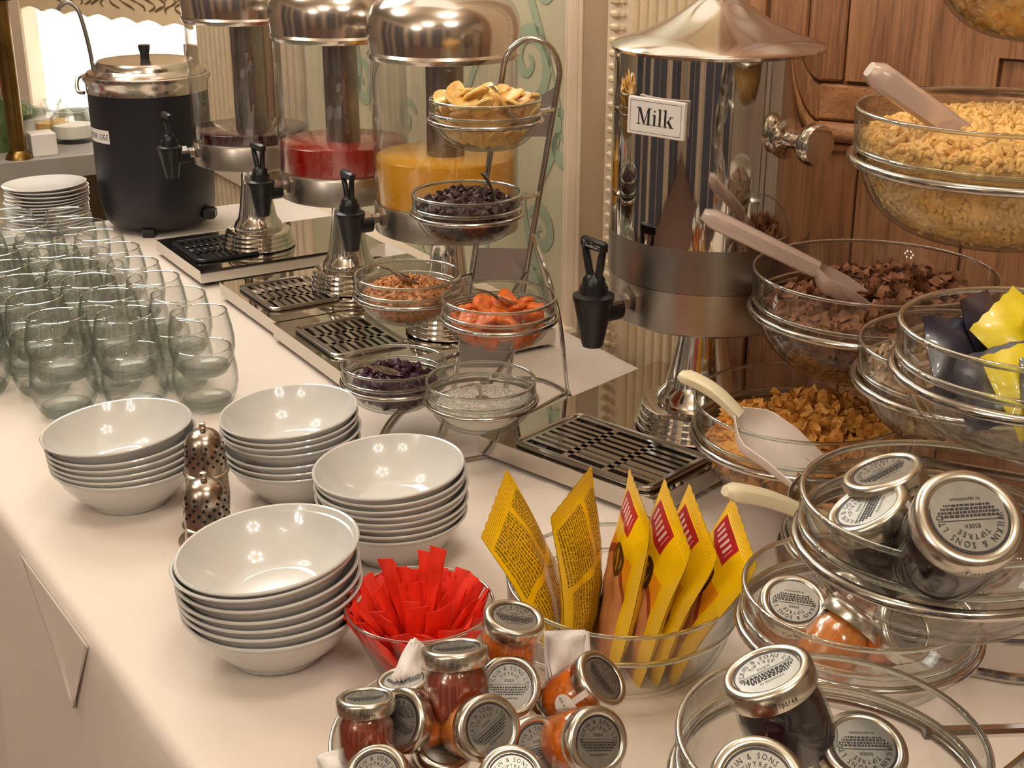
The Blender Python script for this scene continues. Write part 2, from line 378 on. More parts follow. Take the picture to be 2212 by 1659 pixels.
ribs('frame_moulding', [(-1.40, .012), (-1.46, .008)], 'trim')
wpart('dado_rail', MB().box(-1.95, WN-.03, zt-.06, -.2, WN+.01, zt-.015, WM, ch=.006), 'trim')
# damask scrolls printed on the wallpaper, as thin raised ribbons
def spiral(mb, c, r0, turns, a0, w, sgn=1, tail=None):
    pts = []; n = int(26*turns)
    for k in range(n+1):
        q = k/n; a = a0+sgn*2*math.pi*turns*q; r = r0*(1-q)**1.15+.004
        pts.append((c[0]+r*math.cos(a), c[1]+r*math.sin(a), w*(.35+.65*math.sin(math.pi*min(1, q*1.25+.1)))))
    if tail: pts = [(c[0]+r0*math.cos(a0)+tx, c[1]+r0*math.sin(a0)+tz, w*ww) for tx, tz, ww in tail]+pts
    ribbon(mb, pts)
def ribbon(mb, pts):
    v = []; f = []
    for i, (x, z, w) in enumerate(pts):
        a = pts[max(0, i-1)]; b_ = pts[min(len(pts)-1, i+1)]
        d = Vector((b_[0]-a[0], b_[1]-a[1])); d = d.normalized() if d.length > 1e-7 else Vector((1, 0))
        nx, nz = -d.y, d.x
        v += [(x+nx*w/2, WN+.0048, z+nz*w/2), (x-nx*w/2, WN+.0048, z-nz*w/2)]
    for i in range(len(pts)-1): f.append((2*i, 2*i+1, 2*i+3, 2*i+2))
    mb.add(v, f, WM)
mb = MB()
for t0 in (-1.20, -.83, -.46):
    for z0 in (.58, .98, 1.38, 1.78):
        s = 1
        spiral(mb, (t0+.10, z0+.22), .060, 1.4, -1.2, .030, 1)
        spiral(mb, (t0+.20, z0+.10), .045, 1.3, 1.8, .024, -1)
        spiral(mb, (t0+.03, z0+.06), .035, 1.2, .4, .018, 1)
        spiral(mb, (t0+.14, z0+.34), .040, 1.2, 2.6, .022, -1)
        ribbon(mb, [(t0+.14+.05*math.sin(q*5), z0+.02+q*.38, .004+.016*abs(math.sin(q*6.5))) for q in [k/30 for k in range(31)]])
        ribbon(mb, [(t0+.28-.05*math.cos(q*4), z0+.05+q*.3, .003+.014*math.sin(q*3.1)) for q in [k/24 for k in range(25)]])
wpart('scroll_print', mb, 'swirl', label='mint green scroll print', stuff=True)

# oak panelling to the right of the pilaster
WO = TN(.128, WN); WW = wallmat(WO, (.8714, -.4907))
wr = struct('wall_wood', MB().box(0, .02, 0, 2.4, .1, 2.9, WW), M['wood'])
def wood(name, mb, m='wood', sm=False): return wpart(name, mb, m, sm, parent=wr)
h = ZT
wood('stile', MB().box(0, .004, .1, .055, .03, 2.8, WW, ch=.002))
wood('plank', MB().box(.058, .010, h-.7, .190, .03, h+.355, WW, ch=.002))
wood('plank', MB().box(.193, .010, h-.7, .330, .03, h+.355, WW, ch=.002))
wood('plank', MB().box(.333, .010, h-.7, .520, .03, h+.355, WW, ch=.002))
wood('plank', MB().box(.523, .010, h-.7, .760, .03, h+.355, WW, ch=.002))
wood('plank', MB().box(.763, .010, h-.7, 1.2, .03, h+.355, WW, ch=.002))
wood('rail', MB().tube([(.055, .006, h+.372), (1.6, .006, h+.372)], .013, 14, mx=WW), 'woodh', True)
wood('rail', MB().tube([(.055, .010, h+.352), (1.6, .010, h+.352)], .006, 10, mx=WW), 'woodh', True)
wood('rail', MB().box(.055, .010, h+.386, 1.6, .03, h+.432, WW, ch=.003), 'woodh')
# shouldered (stepped) panel over the rail
pp = [(.165, .438), (.350, .438), (.350, .478), (.392, .478), (.392, .495), (.60, .495), (.60, 1.3), (.165, 1.3)]
mb = MB(); mb.poly(pp, 0, 1); mb.v = [tuple(WW @ Vector((x, .006+.024*z, h+y))) for x, y, z in mb.v]; wood('raised_panel', mb)
wood('stile', MB().box(.058, .012, h+.436, .110, .03, h+1.4, WW, ch=.003))
wood('stile', MB().box(.113, .008, h+.436, .161, .03, h+1.4, WW, ch=.003))
mb = MB(); mb.poly([(.354, .436), (.66, .436), (.66, .490), (.397, .490), (.397, .474), (.354, .474)], 0, 1); mb.v = [tuple(WW @ Vector((x, .014+.016*z, h+y))) for x, y, z in mb.v]; wood('raised_panel', mb)

# far wall with the daylit window, beyond the end of the table
FD = Vector((-.75, .66, 0)).normalized(); FO = TN(WT0, WN); FW = wallmat(FO, FD)     # y of this frame points into the room
wf = struct('wall_window', MB().box(0, -.12, 0, 2.9, -.03, 2.9, FW), M['cream'])
def far(name, mb, m, label=None, sm=False, stuff=False): return wpart(name, mb, m, sm, label, stuff, parent=wf)
win = struct('window_1', MB().box(.0, -.028, zt-.02, .84, -.02, zt+1.2, FW), M['daylight'], label='daylit voile window')
far('pelmet', None or (lambda: (lambda b: b)(MB()))() if False else (lambda b: (b.poly([(0, 1.3)]+[(.84*k/28, .300+.012*abs(math.sin(k*1.57/2))) for k in range(29)]+[(.84, 1.3)], .0, .012), setattr(b, 'v', [tuple(FW @ Vector((x, .02+z, zt+y))) for x, y, z in b.v]), b)[2])(MB()), 'pelmet', label='cream scalloped pelmet')
mb = MB()
def farribbon(pts):
    v = []; f = []
    for i, (x, z, w) in enumerate(pts):
        a = pts[max(0, i-1)]; b_ = pts[min(len(pts)-1, i+1)]; d = Vector((b_[0]-a[0], b_[1]-a[1])); d = d.normalized() if d.length > 1e-7 else Vector((1, 0))
        v += [(x-d.y*w/2, .0335, z+d.x*w/2), (x+d.y*w/2, .0335, z-d.x*w/2)]
    mb.add(v, [(2*i, 2*i+1, 2*i+3, 2*i+2) for i in range(len(pts)-1)], FW)
rng = random.Random(3)
for k in range(16):
    x0 = .02+.050*k; zz = zt+.335
    farribbon([(x0+.03*math.sin(q*6.2+k)+.02*q, zz+.055*q, .0035+.004*math.sin(q*9)**2) for q in [j/16 for j in range(17)]])
    farribbon([(x0+.03+.018*math.cos(q*6.2), zz+.05+.018*math.sin(q*6.2), .003) for q in [j/12 for j in range(10)]])
far('pelmet_print', mb, 'gold', 'brown scroll print on pelmet', stuff=True)
far('window_column', MB().box(.845, -.03, 0, .925, .03, 2.8, FW, ch=.006), 'trim')
far('curtain', MB().box(.928, -.03, .4, 1.02, .05, 2.6, FW, ch=.01), 'redfood', 'orange curtain edge')
far('sill', MB().box(-.02, -.03, zt-.06, 1.6, .06, zt-.02, FW, ch=.004), 'trim')
far('brown_carton_panel', MB().box(.0, -.015, zt+.10, .08, .0, zt+.255, FW), 'recess', 'brown panel seen low in window')

# ---------------------------------------------------------------- the buffet table under its cloth
TE, TX, TW = -1.27, 2.25, .90            # table ends along, width across
tb = thing('buffet_table', 'long buffet table covered by a cream linen cloth', 'table', tuple(TN(.4, .45, 0)))
def inv(mb):
    p = Vector(TN(.4, .45, 0)); mb.v = [tuple(Vector(q)-p) for q in mb.v]; return mb
part('tabletop', inv(MB().box(TE+.01, .13, ZT-.035, TX-.01, TW-.01, ZT-.004, WM, ch=.004)), M['wood'], tb, False)
for t in (TE+.08, TX-.12):
    for n in (.16, TW-.12): part('leg', inv(MB().box(t, n, 0, t+.05, n+.05, ZT-.035, WM)), M['steel'], tb, False)
# cloth: top grid with faint ridges where it was folded, rolling over the edges into hanging sides
def clothtop():
    mb = MB(); ts = []; t = TE
    while t < TX: ts.append(t); t += .02
    ts.append(TX); ns = [TW*k/46 for k in range(47)]
    drop = [(.0, 0), (.004, .0015), (.009, .006), (.012, .015), (.014, .05), (.018, .14), (.022, .25), (.026, .40), (.03, .60), (.032, .74)]
    rows = []
    def wob(t, n):
        z = 0
        for c in (-.02, .315, 1.0): z += .0016*math.exp(-((t-c-.01*math.sin(n*7))/.006)**2)
        z += .0011*math.exp(-((n-.44)/.006)**2)+.0009*math.sin(9*t+3*n)*math.sin(7*n+2)
        return z
    for t in ts:
        row = []; calm = 1-math.exp(-((t-.25)/.22)**4)
        for o_, dz in reversed(drop):
            f = min(1, dz/.5); row.append((t, -o_-f*.022*calm*(1+math.sin(t*15+1.4*math.sin(t*5))), ZT-dz))
        for n in ns[1:-1]: row.append((t, n, ZT+wob(t, n)*min(1, n*12, (TW-n)*12)-.0002))
        for o_, dz in drop:
            row.append((t, TW+o_, ZT-dz) if dz < .5 else (t, TW+.03, ZT-dz))
        rows.append(row)
    # turn down the far end
    e0 = rows[0]; pre = []
    for o_, dz in reversed(drop): pre.append([(TE-o_, p[1], min(p[2], ZT-dz)) for p in e0])
    rows = pre+rows; w = len(rows[0]); v = [p for r in rows for p in r]
    f = [(i*w+j, (i+1)*w+j, (i+1)*w+j+1, i*w+j+1) for i in range(len(rows)-1) for j in range(w-1)]
    v = [(a, b_+.055*max(0, a)*max(0, 1-max(0, b_)/.9), c) for a, b_, c in v]
    mb.add(v, f, WM); return mb
cl = link('tablecloth', clothtop().mesh('tablecloth', M['cloth'])); tag(cl, 'cream linen tablecloth draped over the long buffet table', 'tablecloth')
# corner of a second cloth hanging over the near edge
def corner(t0, t1, tm, depth):
    mb = MB(); v = []; f = []; n = 22; DZ = [.0125, .016, .022, .032, .045, .06, .075, .09, .103, depth]
    def outw(dz): return .0135+.03*dz
    for j, dz in enumerate(DZ):
        q = (dz-.0125)/(depth-.0125)
        for i in range(n+1):
            s = i/n; a = t0+(t1-t0)*s; x = a+(tm-a)*q
            v.append((x, -outw(dz)-.0025*q*(1+math.sin(s*7))-.003*q*math.exp(-((s-.62)/.10)**2)+.055*x, ZT+.0006-dz))
    for j in range(len(DZ)-1):
        for i in range(n): a = j*(n+1)+i; f.append((a, a+1, a+n+2, a+n+1))
    mb.add(v, f, WM); return mb
ov = link('overlay_cloth', corner(.13, .36, .30, .115).mesh('overlay_cloth', M['cloth'])); tag(ov, 'pointed corner of a second linen cloth hanging over the near table edge', 'cloth')
md = ov.modifiers.new('thickness', 'SOLIDIFY'); md.thickness = .0006

# ---------------------------------------------------------------- buffet counter and clutter beyond the table end
CT = thing('buffet_counter', 'grey-topped buffet counter with brass post beyond the table end', 'counter', tuple(TN(-2.4, .3, 0)))
def inv2(mb, p=TN(-2.4, .3, 0)):
    mb.v = [tuple(Vector(q)-Vector(p)) for q in mb.v]; return mb
part('countertop', inv2(MB().poly([(-2.75, -.45), (-1.83, -.45), (-1.83, .86), (-2.20, .83), (-2.75, .60)], ZT-.02, ZT+.03, WM)), M['counter'], CT, False)
part('front_panel', inv2(MB().box(-2.70, -.4, 0, -1.86, .56, ZT-.02, WM)), M['cream'], CT, False)
p0 = Vector(at((-1.202, 3.256, 0.03)))
part('post', MB().tube([tuple(p0-TN(-2.4, .3, 0)), tuple(p0-TN(-2.4, .3, 0)+Vector((0, 0, .62)))], .020, 20), M['brass'], CT)
part('post_collar', MB().lathe([(0, 0), (.033, 0), (.03, .008), (.022, .018), (.02, .02)], 24, Matrix.Translation(p0-TN(-2.4, .3, 0))), M['brass'], CT)
q0 = p0-TN(-2.4, .3, 0)
part('canopy_edge', MB().box(q0.x-.5, q0.y-.05, q0.z+.375, q0.x+.045, q0.y+.05, q0.z+.43, ch=.006), M['dark'], CT, False)
def jar_small(px, m, r, hh, name, label, cat='jar'):
    t = thing(name, label, cat, px)
    part('glass_body', MB().lathe([(0, 0), (r*.85, 0), (r, r*.2), (r, hh*.75), (r*.8, hh*.9), (r*.8, hh), (r*.74, hh), (r*.74, hh*.9), (r*.93, hh*.74), (r*.93, r*.22), (0, r*.1)], 24), M['glass'], t)
    part('contents', MB().lathe([(0, r*.14), (r*.88, r*.24), (r*.9, hh*.55), (0, hh*.6)], 20), M[m], t)
    return t
jar_small(at((-1.249, 3.509, 0.03)), 'coconut', .05, .10, 'glass_jar', 'white-filled glass jar beside the brass post on the counter')
jar_small(at((-1.197, 3.509, 0.03)), 'rice', .055, .085, 'glass_jar', 'wide glass jar with yellow contents on the back counter')
jar_small(at((-1.136, 3.477, 0.03)), 'coconut', .055, .08, 'glass_jar', 'wide pale glass jar on the counter beside the black urn')
jar_small(at((-1.182, 3.677, 0.03)), 'greenfood', .055, .085, 'glass_jar', 'glass jar with greenish contents at the back of the counter')
cb = thing('white_carton', 'white carton standing on the grey counter by the brass post', 'carton', at((-1.161, 3.308, 0.03)), ANG)
part('carton_body', MB().box(-.03, -.03, 0, .03, .03, .055, ch=.002), M['paper'], cb, False)
bt = thing('green_bottle', 'dark green bottle at the left edge behind the blue bag', 'bottle', at((-1.275, 3.354, 0.03)))
part('bottle_body', MB().lathe([(0, 0), (.03, 0), (.032, .01), (.032, .09), (.012, .13), (.012, .16), (0, .16)], 20), M['greenfood'], bt)
bb = thing('salad_bowl', 'shallow glass bowl of green salad at the far left counter', 'bowl', at((-1.33, 3.509, 0.03)))
part('bowl_shell', MB().lathe([(0, .0), (.06, .0), (.12, .07), (.115, .07), (.055, .006), (0, .006)], 28), M['glass'], bb)
part('salad', MB().lathe([(0, .01), (.06, .02), (.1, .07), (.05, .10), (0, .11)], 12), M['greenfood'], bb)
# left edge of the table: bag, tray of hot food
bg = thing('blue_bag', 'pale blue paper bag at the left edge behind the plate stack', 'bag', tuple(TN(-1.50, .05, ZT-.03)), ANG)
def bagmb():
    mb = MB(); rr = random.Random(2); L = []
    for j, (z, k) in enumerate(((0, 1), (.06, 1.04), (.11, .9), (.135, .55), (.14, .0))):
        for i in range(16):
            a = 2*math.pi*i/16; L.append((.10*k*math.copysign(abs(math.cos(a))**.6, math.cos(a))*(1+.05*rr.random()), .07*k*math.copysign(abs(math.sin(a))**.6, math.sin(a))*(1+.06*rr.random()), z))
    return mb.add(L, [(j*16+i, j*16+(i+1) % 16, j*16+16+(i+1) % 16, j*16+16+i) for j in range(4) for i in range(16)]+[tuple(range(15, -1, -1))])
part('bag_body', bagmb(), M['bluebag'], bg)
st2 = link('side_station', MB().box(-1.80, -.35, 0, -1.31, .20, ZT-.03, WM, ch=.01).mesh('side_station', M['counter'], False)); tag(st2, 'grey serving station between the table end and the counter at the left', 'station')
ft = thing('food_tray', 'dark tray of orange-red cooked food at the left frame edge', 'tray', tuple(TN(-1.40, .03, ZT-.03)), ANG)
part('tray_pan', MB().box(-.07, -.16, 0, .08, .09, .012, ch=.004), M['dark'], ft, False)
mb = MB(); rr = random.Random(9)
for k in range(46):
    s = rr.uniform(.010, .02); mb.lathe([(0, -s*.7), (s*.8, -s*.3), (s, 0), (s*.8, s*.4), (0, s*.7)], 7, Matrix.Translation((rr.uniform(-.055, .06), rr.uniform(-.14, .07), .02+rr.uniform(0, .045))))
part('hot_food', mb, M['redfood'], ft, stuff=True)

# ---------------------------------------------------------------- beverage dispensers and urn
def tap_parts(parent, o, d, name='tap', sz=1.0, text=None):
    """tap whose stem leaves point o horizontally along unit vector d"""
    z = Vector((0, 0, 1)); s = z.cross(d)
    m = Matrix((d, s, z)).transposed().to_4x4(); m.translation = o                 # local: x outward, y sideways, z up
    X = Matrix.Rotation(math.pi/2, 4, 'Y')
    t = part('tap_stem', MB().lathe([(0, 0), (.014*sz, 0), (.014*sz, .005), (.0075*sz, .007), (.0075*sz, .016*sz), (.011*sz, .017*sz), (.011*sz, .028*sz), (0, .028*sz)], 6, m @ X), M['steel'], parent)
    body = MB(); c = .043*sz
    body.lathe([(0, -.036*sz), (.0092*sz, -.036*sz), (.0102*sz, -.033*sz), (.0150*sz, -.008*sz), (.0178*sz, .006*sz), (.0190*sz, .009*sz), (.0190*sz, .0125*sz), (.0135*sz, .0145*sz), (.0125*sz, .022*sz), (.0, .022*sz)], 28, m @ Matrix.Translation((c, 0, 0)))
    body.lathe([(0, -.012*sz), (.0115*sz, -.012*sz), (.0115*sz, .012*sz), (0, .012*sz)], 18, m @ Matrix.Translation((c-.016*sz, 0, -.004*sz)) @ X)
    b_ = part('tap_body', body, M['black'], parent)
    lv = MB(); zz = .020*sz
    lv.lathe([(0, 0), (.0110*sz, 0), (.0100*sz, .008*sz), (.0065*sz, .012*sz), (0, .012*sz)], 18, m @ Matrix.Translation((c, 0, zz)))
    P = [(c, -.0060*sz, zz+.010*sz), (c, -.0085*sz, zz+.018*sz), (c+.001, -.0115*sz, zz+.030*sz), (c+.001, -.0135*sz, zz+.038*sz), (c+.001, 0, zz+.040*sz), (c+.001, .0135*sz, zz+.038*sz), (c+.001, .0115*sz, zz+.030*sz), (c, .0085*sz, zz+.018*sz), (c, .0060*sz, zz+.010*sz)]
    lv.tube(P, .0036*sz, 8, mx=m)
    lv.box(c-.0036, -.0175*sz, zz+.034*sz, c+.0050, .0175*sz, zz+.0445*sz, m, ch=.0025)
    l_ = part('tap_lever', lv, M['black'], parent)
    if text:
        tx = MB(); mm = m @ Matrix.Translation((c+.0052, 0, zz+.0370*sz)) @ Matrix(((0, 0, 1, 0), (1, 0, 0, 0), (0, 1, 0, 0), (0, 0, 0, 1)))
        addtext(tx, text, .0070*sz, mm, fx=.85); part('lever_lettering', tx, M['paper'], l_, False, label='white maker lettering on black lever')
def drip_tray(root, w, dep, hh, x0, y0, gx, gy, gw, gd, dark=False):
    """mirror tray; local x along the front edge, y away; an open-bottomed shell. A slotted grid lies at (gx, gy)"""
    mb = MB(); t = .0015; x1, y1 = x0+w, y0+dep; g0, g1, k0, k1 = gx-gw/2+.008, gx+gw/2-.008, gy-gd/2+.008, gy+gd/2-.008
    # top sheet around the well
    for (a, b_, c, d_) in ((x0, y0, x1, k0), (x0, k1, x1, y1), (x0, k0, g0, k1), (g1, k0, x1, k1)): mb.box(a, b_, hh-t, c, d_, hh)
    f0 = .008; mb.box(x0, y0, f0, x1, y0+t, hh-t); mb.box(x0, y1-t, f0, x1, y1, hh-t); mb.box(x0, y0+t, f0, x0+t, y1-t, hh-t); mb.box(x1-t, y0+t, f0, x1, y1-t, hh-t)
    mb.box(x0, y0-.0008, hh-.004, x1, y0, hh+.001); mb.box(x1, y0, hh-.004, x1+.0008, y1, hh+.001)
    part('base_tray', mb, M['mirror'], root, False)
    for (fx, fy) in ((x0+.02, y0+.02), (x1-.02, y0+.02), (x0+.02, y1-.02), (x1-.02, y1-.02)): part('tray_foot', MB().lathe([(0, .0005), (.009, .0005), (.009, .0285), (0, .0285)], 12, Matrix.Translation((fx, fy, 0))), M['black'], root)
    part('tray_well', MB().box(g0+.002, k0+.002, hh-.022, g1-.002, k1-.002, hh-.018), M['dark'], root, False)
    # slotted grid: rounded plate cut into bars
    gr = MB(); a0, a1, c0, c1 = gx-gw/2, gx+gw/2, gy-gd/2, gy+gd/2; z0, z1 = hh+.001, hh+.0035
    rim = []
    rr_ = .012
    for (cx, cy2, q) in ((a1-rr_, c1-rr_, 0), (a0+rr_, c1-rr_, 1), (a0+rr_, c0+rr_, 2), (a1-rr_, c0+rr_, 3)):
        for k in range(6):
            an = (q+k/5)*math.pi/2; rim.append((cx+rr_*math.cos(an), cy2+rr_*math.sin(an), hh+.003))
    gr.tube(rim, .0032, 8, closed=True)
    b = .010; ix0, ix1, iy0, iy1 = a0+b, a1-b, c0+b, c1-b
    gr.box(a0+.001, c0+.001, z0, a1-.001, iy0, z1); gr.box(a0+.001, iy1, z0, a1-.001, c1-.001, z1); gr.box(a0+.001, iy0, z0, ix0, iy1, z1); gr.box(ix1, iy0, z0, a1-.001, iy1, z1)
    ncol = 3; cw = (ix1-ix0)/ncol; nrow = 8
    for c in range(1, ncol): gr.box(ix0+c*cw-.0045, iy0, z0, ix0+c*cw+.0045, iy1, z1)
    for k in range(1, nrow):
        y = iy0+(iy1-iy0)*k/nrow; gr.box(ix0, y-.0034, z0, ix1, y+.0034, z1)
    part('drip_grid', gr, M['black'] if dark else M['grid'], root, False, label='black plastic drip grid' if dark else 'slotted steel drip grid')
def pedestal(root, px, py, z0, ztop, k=1.0):
    prof = [(0, 0)]
    z = 0
    for r_ in (.066, .064, .062, .060): prof += [(r_*k, z+.001), (r_*k+.0012, z+.0035), (r_*k, z+.0068), (r_*k-.002, z+.0075)]; z += .0078
    prof += [(.044*k, z+.001), (.045*k, z+.006), (.042*k, z+.014), (.036*k, z+.022), (.0335*k, z+.034), (.030*k, z+.055), (.026*k, z+.085), (.0245*k, ztop-z0-.012), (.029*k, ztop-z0-.004), (.030*k, ztop-z0+.001), (0, ztop-z0+.001)]
    part('pedestal', MB().lathe(prof, 48, Matrix.Translation((px, py, z0))), M['chrome'], root)
def juice_dispenser(corner, ped, tapdir, label, liquid, level, dark=False, lab2=''):
    """front-right tray corner on the table; local x runs along the front edge towards it"""
    root = thing('juice_dispenser', label, 'drink dispenser', (corner[0], corner[1], ZT), ANG, 'juice dispensers on mirror trays')
    drip_tray(root, .252, .36, .030, -.252, 0, -.128, .075, .15, .118, dark)
    cx, cy2 = ped; T = Matrix.Translation((cx, cy2, 0))
    pedestal(root, cx, cy2, .0305, .189)
    part('base_band', MB().lathe([(0, .188), (.085, .188), (.1, .1885), (.1065, .192), (.1065, .230), (.104, .234), (.100, .234), (.100, .2315), (0, .2315)], 56, T), M['steel'], root)
    part('tank', MB().lathe([(.1045, .2345), (.1055, .237), (.1055, .443), (.1035, .443), (.1035, .237), (.1025, .2345), (.1045, .2345)], 56, T), M['poly'], root, label='clear plastic tank')
    part('juice', MB().lathe([(.0278, .2325), (.0998, .2325), (.1030, .237), (.1030, level-.001), (.1015, level), (.0278, level)], 48, T), M[liquid], root, label=lab2)
    part('ice_tube', MB().lathe([(0, .2320), (.0275, .2320), (.0275, .448), (0, .448)], 32, T), M['tube'], root)
    part('domed_lid', MB().lathe([(.1035, .440), (.1075, .440), (.1095, .4435), (.1105, .447), (.1075, .451), (.1085, .463), (.1100, .480), (.1075, .497), (.100, .512), (.087, .524), (.070, .532), (.045, .538), (.02, .541), (.012, .546), (.010, .552), (.016, .562), (.017, .572), (.01, .580), (0, .582)], 64, T), M['dome'], root)
    o = Vector((cx, cy2, .217)); dw = Vector(tapdir+(0,)).normalized()
    Q = Matrix.Rotation(-ANG, 3, 'Z'); dl = Q @ dw
    tap_parts(root, o+dl*.1055, dl, sz=1.15)
    return root
juice_dispenser((-0.241, 1.767, 0), (-.086, .221), (-.87, -.49), 'steel-domed dispenser of orange juice nearest the dried fruit rack', 'juice_orange', .300, lab2='orange juice')
juice_dispenser((-0.368, 1.987, 0), (-.119, .182), (-.78, -.62), 'steel-domed dispenser of bright red juice between the purple and orange ones', 'juice_red', .278, lab2='red juice')
juice_dispenser((-0.547, 2.27, 0), (-.114, .155), (-.85, -.53), 'steel-domed dispenser with little dark purple juice beside the black urn', 'juice_purple', .252, dark=True, lab2='purple juice')

# milk dispenser on its own mirror tray
MA = Vector((.738, -.675, 0)); ma = math.atan2(MA.y, MA.x)
mc = Vector((-0.042, 1.539, 0))
md_ = thing('milk_dispenser', 'tall mirror steel milk dispenser with a Milk sign and conical lid', 'drink dispenser', (mc.x, mc.y, ZT), ma)
drip_tray(md_, .272, .372, .030, 0, 0, .153, .072, .205, .122)
Qm = Matrix.Rotation(-ma, 3, 'Z'); pc = Qm @ (Vector((0.237, 1.579, 0.03))-Vector((mc.x, mc.y, .03))); T = Matrix.Translation((pc.x, pc.y, 0))
pedestal(md_, pc.x, pc.y, .0305, .183, 1.22)
part('base_drum', MB().lathe([(0, .182), (.095, .182), (.112, .183), (.118, .187), (.118, .2355), (0, .2355)], 64, T), M['steel'], md_)
part('tank_cylinder', MB().lathe([(0, .2365), (.1195, .2365), (.1195, .497), (0, .497)], 72, T), M['mirror'], md_)
part('frosted_band', MB().lathe([(.1197, .237), (.1199, .237), (.1199, .288), (.1197, .288)], 64, T), M['tube'], md_)
part('conical_lid', MB().lathe([(.1195, .497), (.1225, .498), (.123, .501), (.1205, .504), (.09, .5145), (.06, .529), (.035, .545), (.022, .556), (.017, .558), (0, .558)], 72, T), M['lidm'], md_)
part('lid_finial', MB().lathe([(.018, .5565), (.023, .559), (.022, .562), (.012, .565), (.008, .572), (.010, .580), (.014, .592), (.010, .602), (0, .605)], 32, T), M['chrome'], md_)
dk = Qm @ Vector((.55, -.835, 0)).normalized(); o = Vector((pc.x, pc.y, .412))+dk*.117
km = Matrix((dk, Vector((0, 0, 1)).cross(dk), Vector((0, 0, 1)))).transposed().to_4x4() @ Matrix.Rotation(math.pi/2, 4, 'Y'); km.translation = o
part('side_knob', MB().lathe([(0, 0), (.022, 0), (.0225, .004), (.012, .007), (.0095, .010), (.0095, .026), (.013, .028), (.018, .032), (.0225, .040), (.0235, .048), (.021, .053), (0, .055)], 36, km), M['chrome'], md_)
dt = Qm @ Vector((-.83, -.557, 0)).normalized()
tap_parts(md_, Vector((pc.x, pc.y, .215))+dt*.117, dt, sz=1.28, text='Tomlinson')
ds = Qm @ Vector((-.63, -.776, 0)).normalized()
sm_ = Matrix((Vector((0, 0, 1)).cross(ds), Vector((0, 0, 1)), ds)).transposed().to_4x4(); sm_.translation = Vector((pc.x, pc.y, .434))+ds*.1215
sm_ = sm_ @ Matrix.Rotation(R(-1), 4, 'Z')
sg = part('sign', MB().box(-.037, -.0205, -.001, .037, .0205, .005, sm_, ch=.0008), M['paper'], md_, False, label='white card reading Milk')
mb = MB()
def serif_milk(mb, mx, h):
    L = {'M': [((0, 0), (.30, 0), (.30, .05), (0, .05)), ((.12, 0), (.18, 0), (.18, 1), (.12, 1)), ((0, .95), (.28, .95), (.28, 1), (0, 1)), ((.10, 1), (.50, 0), (.58, .14), (.29, 1)), ((.50, 0), (.56, .0), (.86, 1), (.80, 1)), ((.78, 0), (.93, 0), (.93, 1), (.78, 1)), ((.66, 0), (1.05, 0), (1.05, .05), (.66, .05)), ((.80, .95), (1.05, .95), (1.05, 1), (.80, 1))],
         'i': [((.1, 0), (.24, 0), (.24, .66), (.1, .66)), ((0, 0), (.34, 0), (.34, .04), (0, .04)), ((.0, .60), (.12, .60), (.12, .66), (0, .63)), ((.09, .85), (.17, .78), (.25, .85), (.17, .93))],
         'l': [((.1, 0), (.24, 0), (.24, 1.03), (.1, 1.03)), ((0, 0), (.34, 0), (.34, .04), (0, .04)), ((.0, .96), (.12, .96), (.12, 1.03), (0, .99))],
         'k': [((.1, 0), (.24, 0), (.24, 1.03), (.1, 1.03)), ((0, 0), (.34, 0), (.34, .04), (0, .04)), ((.0, .96), (.12, .96), (.12, 1.03), (0, .99)), ((.24, .26), (.30, .26), (.60, .62), (.52, .62)), ((.42, .62), (.72, .62), (.72, .66), (.42, .66)), ((.30, .36), (.52, .02), (.72, .02), (.42, .44)), ((.46, 0), (.78, 0), (.78, .04), (.46, .04))]}
    W4 = {'M': 1.10, 'i': .38, 'l': .38, 'k': .78}; tot = sum(W4[c] for c in 'Milk'); x = -tot/2*h
    for c in 'Milk':
        for j, q in enumerate(L[c]): mb.add([(x+px*h, py*h, .00002*j) for px, py in q], [(0, 1, 2, 3)], mx)
        x += W4[c]*h
serif_milk(mb, sm_ @ Matrix.Translation((0, -.0085, .0053)), .0185)
part('sign_lettering', mb, M['ink'], sg, False)
mb = MB()
for (a, b_, c, d_) in ((-.033, -.0172, .033, -.0168), (-.033, .0168, .033, .0172), (-.0332, -.0172, -.0328, .0172), (.0328, -.0172, .0332, .0172)): mb.box(a, b_, .0050, c, d_, .0052, sm_)
part('sign_border', mb, M['inkgrey'], sg, False)

# black porridge urn
up = Vector((-0.727, 2.714, 0)); ur = thing('porridge_urn', 'black and steel soup urn with ladle behind the stacked tumblers', 'urn', (up.x, up.y, ZT))
part('urn_body', MB().lathe([(0, .012), (.088, .012), (.1, .018), (.108, .03), (.114, .06), (.117, .12), (.117, .300), (0, .300)], 64), M['urn'], ur)
for (fx, fy) in ((0, -.090), (.072, .055), (-.072, .055)): part('urn_foot', MB().box(fx-.012, fy-.014, 0, fx+.012, fy+.014, .02, ch=.002), M['black'], ur, False)
part('base_bracket', MB().box(.098, -.05, .026, .124, -.02, .05, ch=.004), M['black'], ur, False)
part('rim_band', MB().lathe([(.117, .300), (.1185, .300), (.119, .318), (.124, .326), (.1235, .334), (.118, .336), (.112, .333), (.112, .300)], 64), M['dome'], ur)
part('urn_lid', MB().lathe([(.1135, .331), (.1165, .337), (.114, .341), (.105, .343), (.098, .347), (.096, .357), (.092, .362), (.06, .365), (0, .366)], 64), M['dome'], ur)
part('lid_knob', MB().lathe([(0, .366), (.009, .366), (.0085, .372), (.0115, .388), (.0115, .393), (0, .393)], 20), M['black'], ur)
part('side_handle', MB().tube(smoothpath([(-.115, 0, .322), (-.130, -.01, .328), (-.134, -.02, .318), (-.130, -.03, .300), (-.117, -.035, .298)], 6), .004, 8), M['steel'], ur)
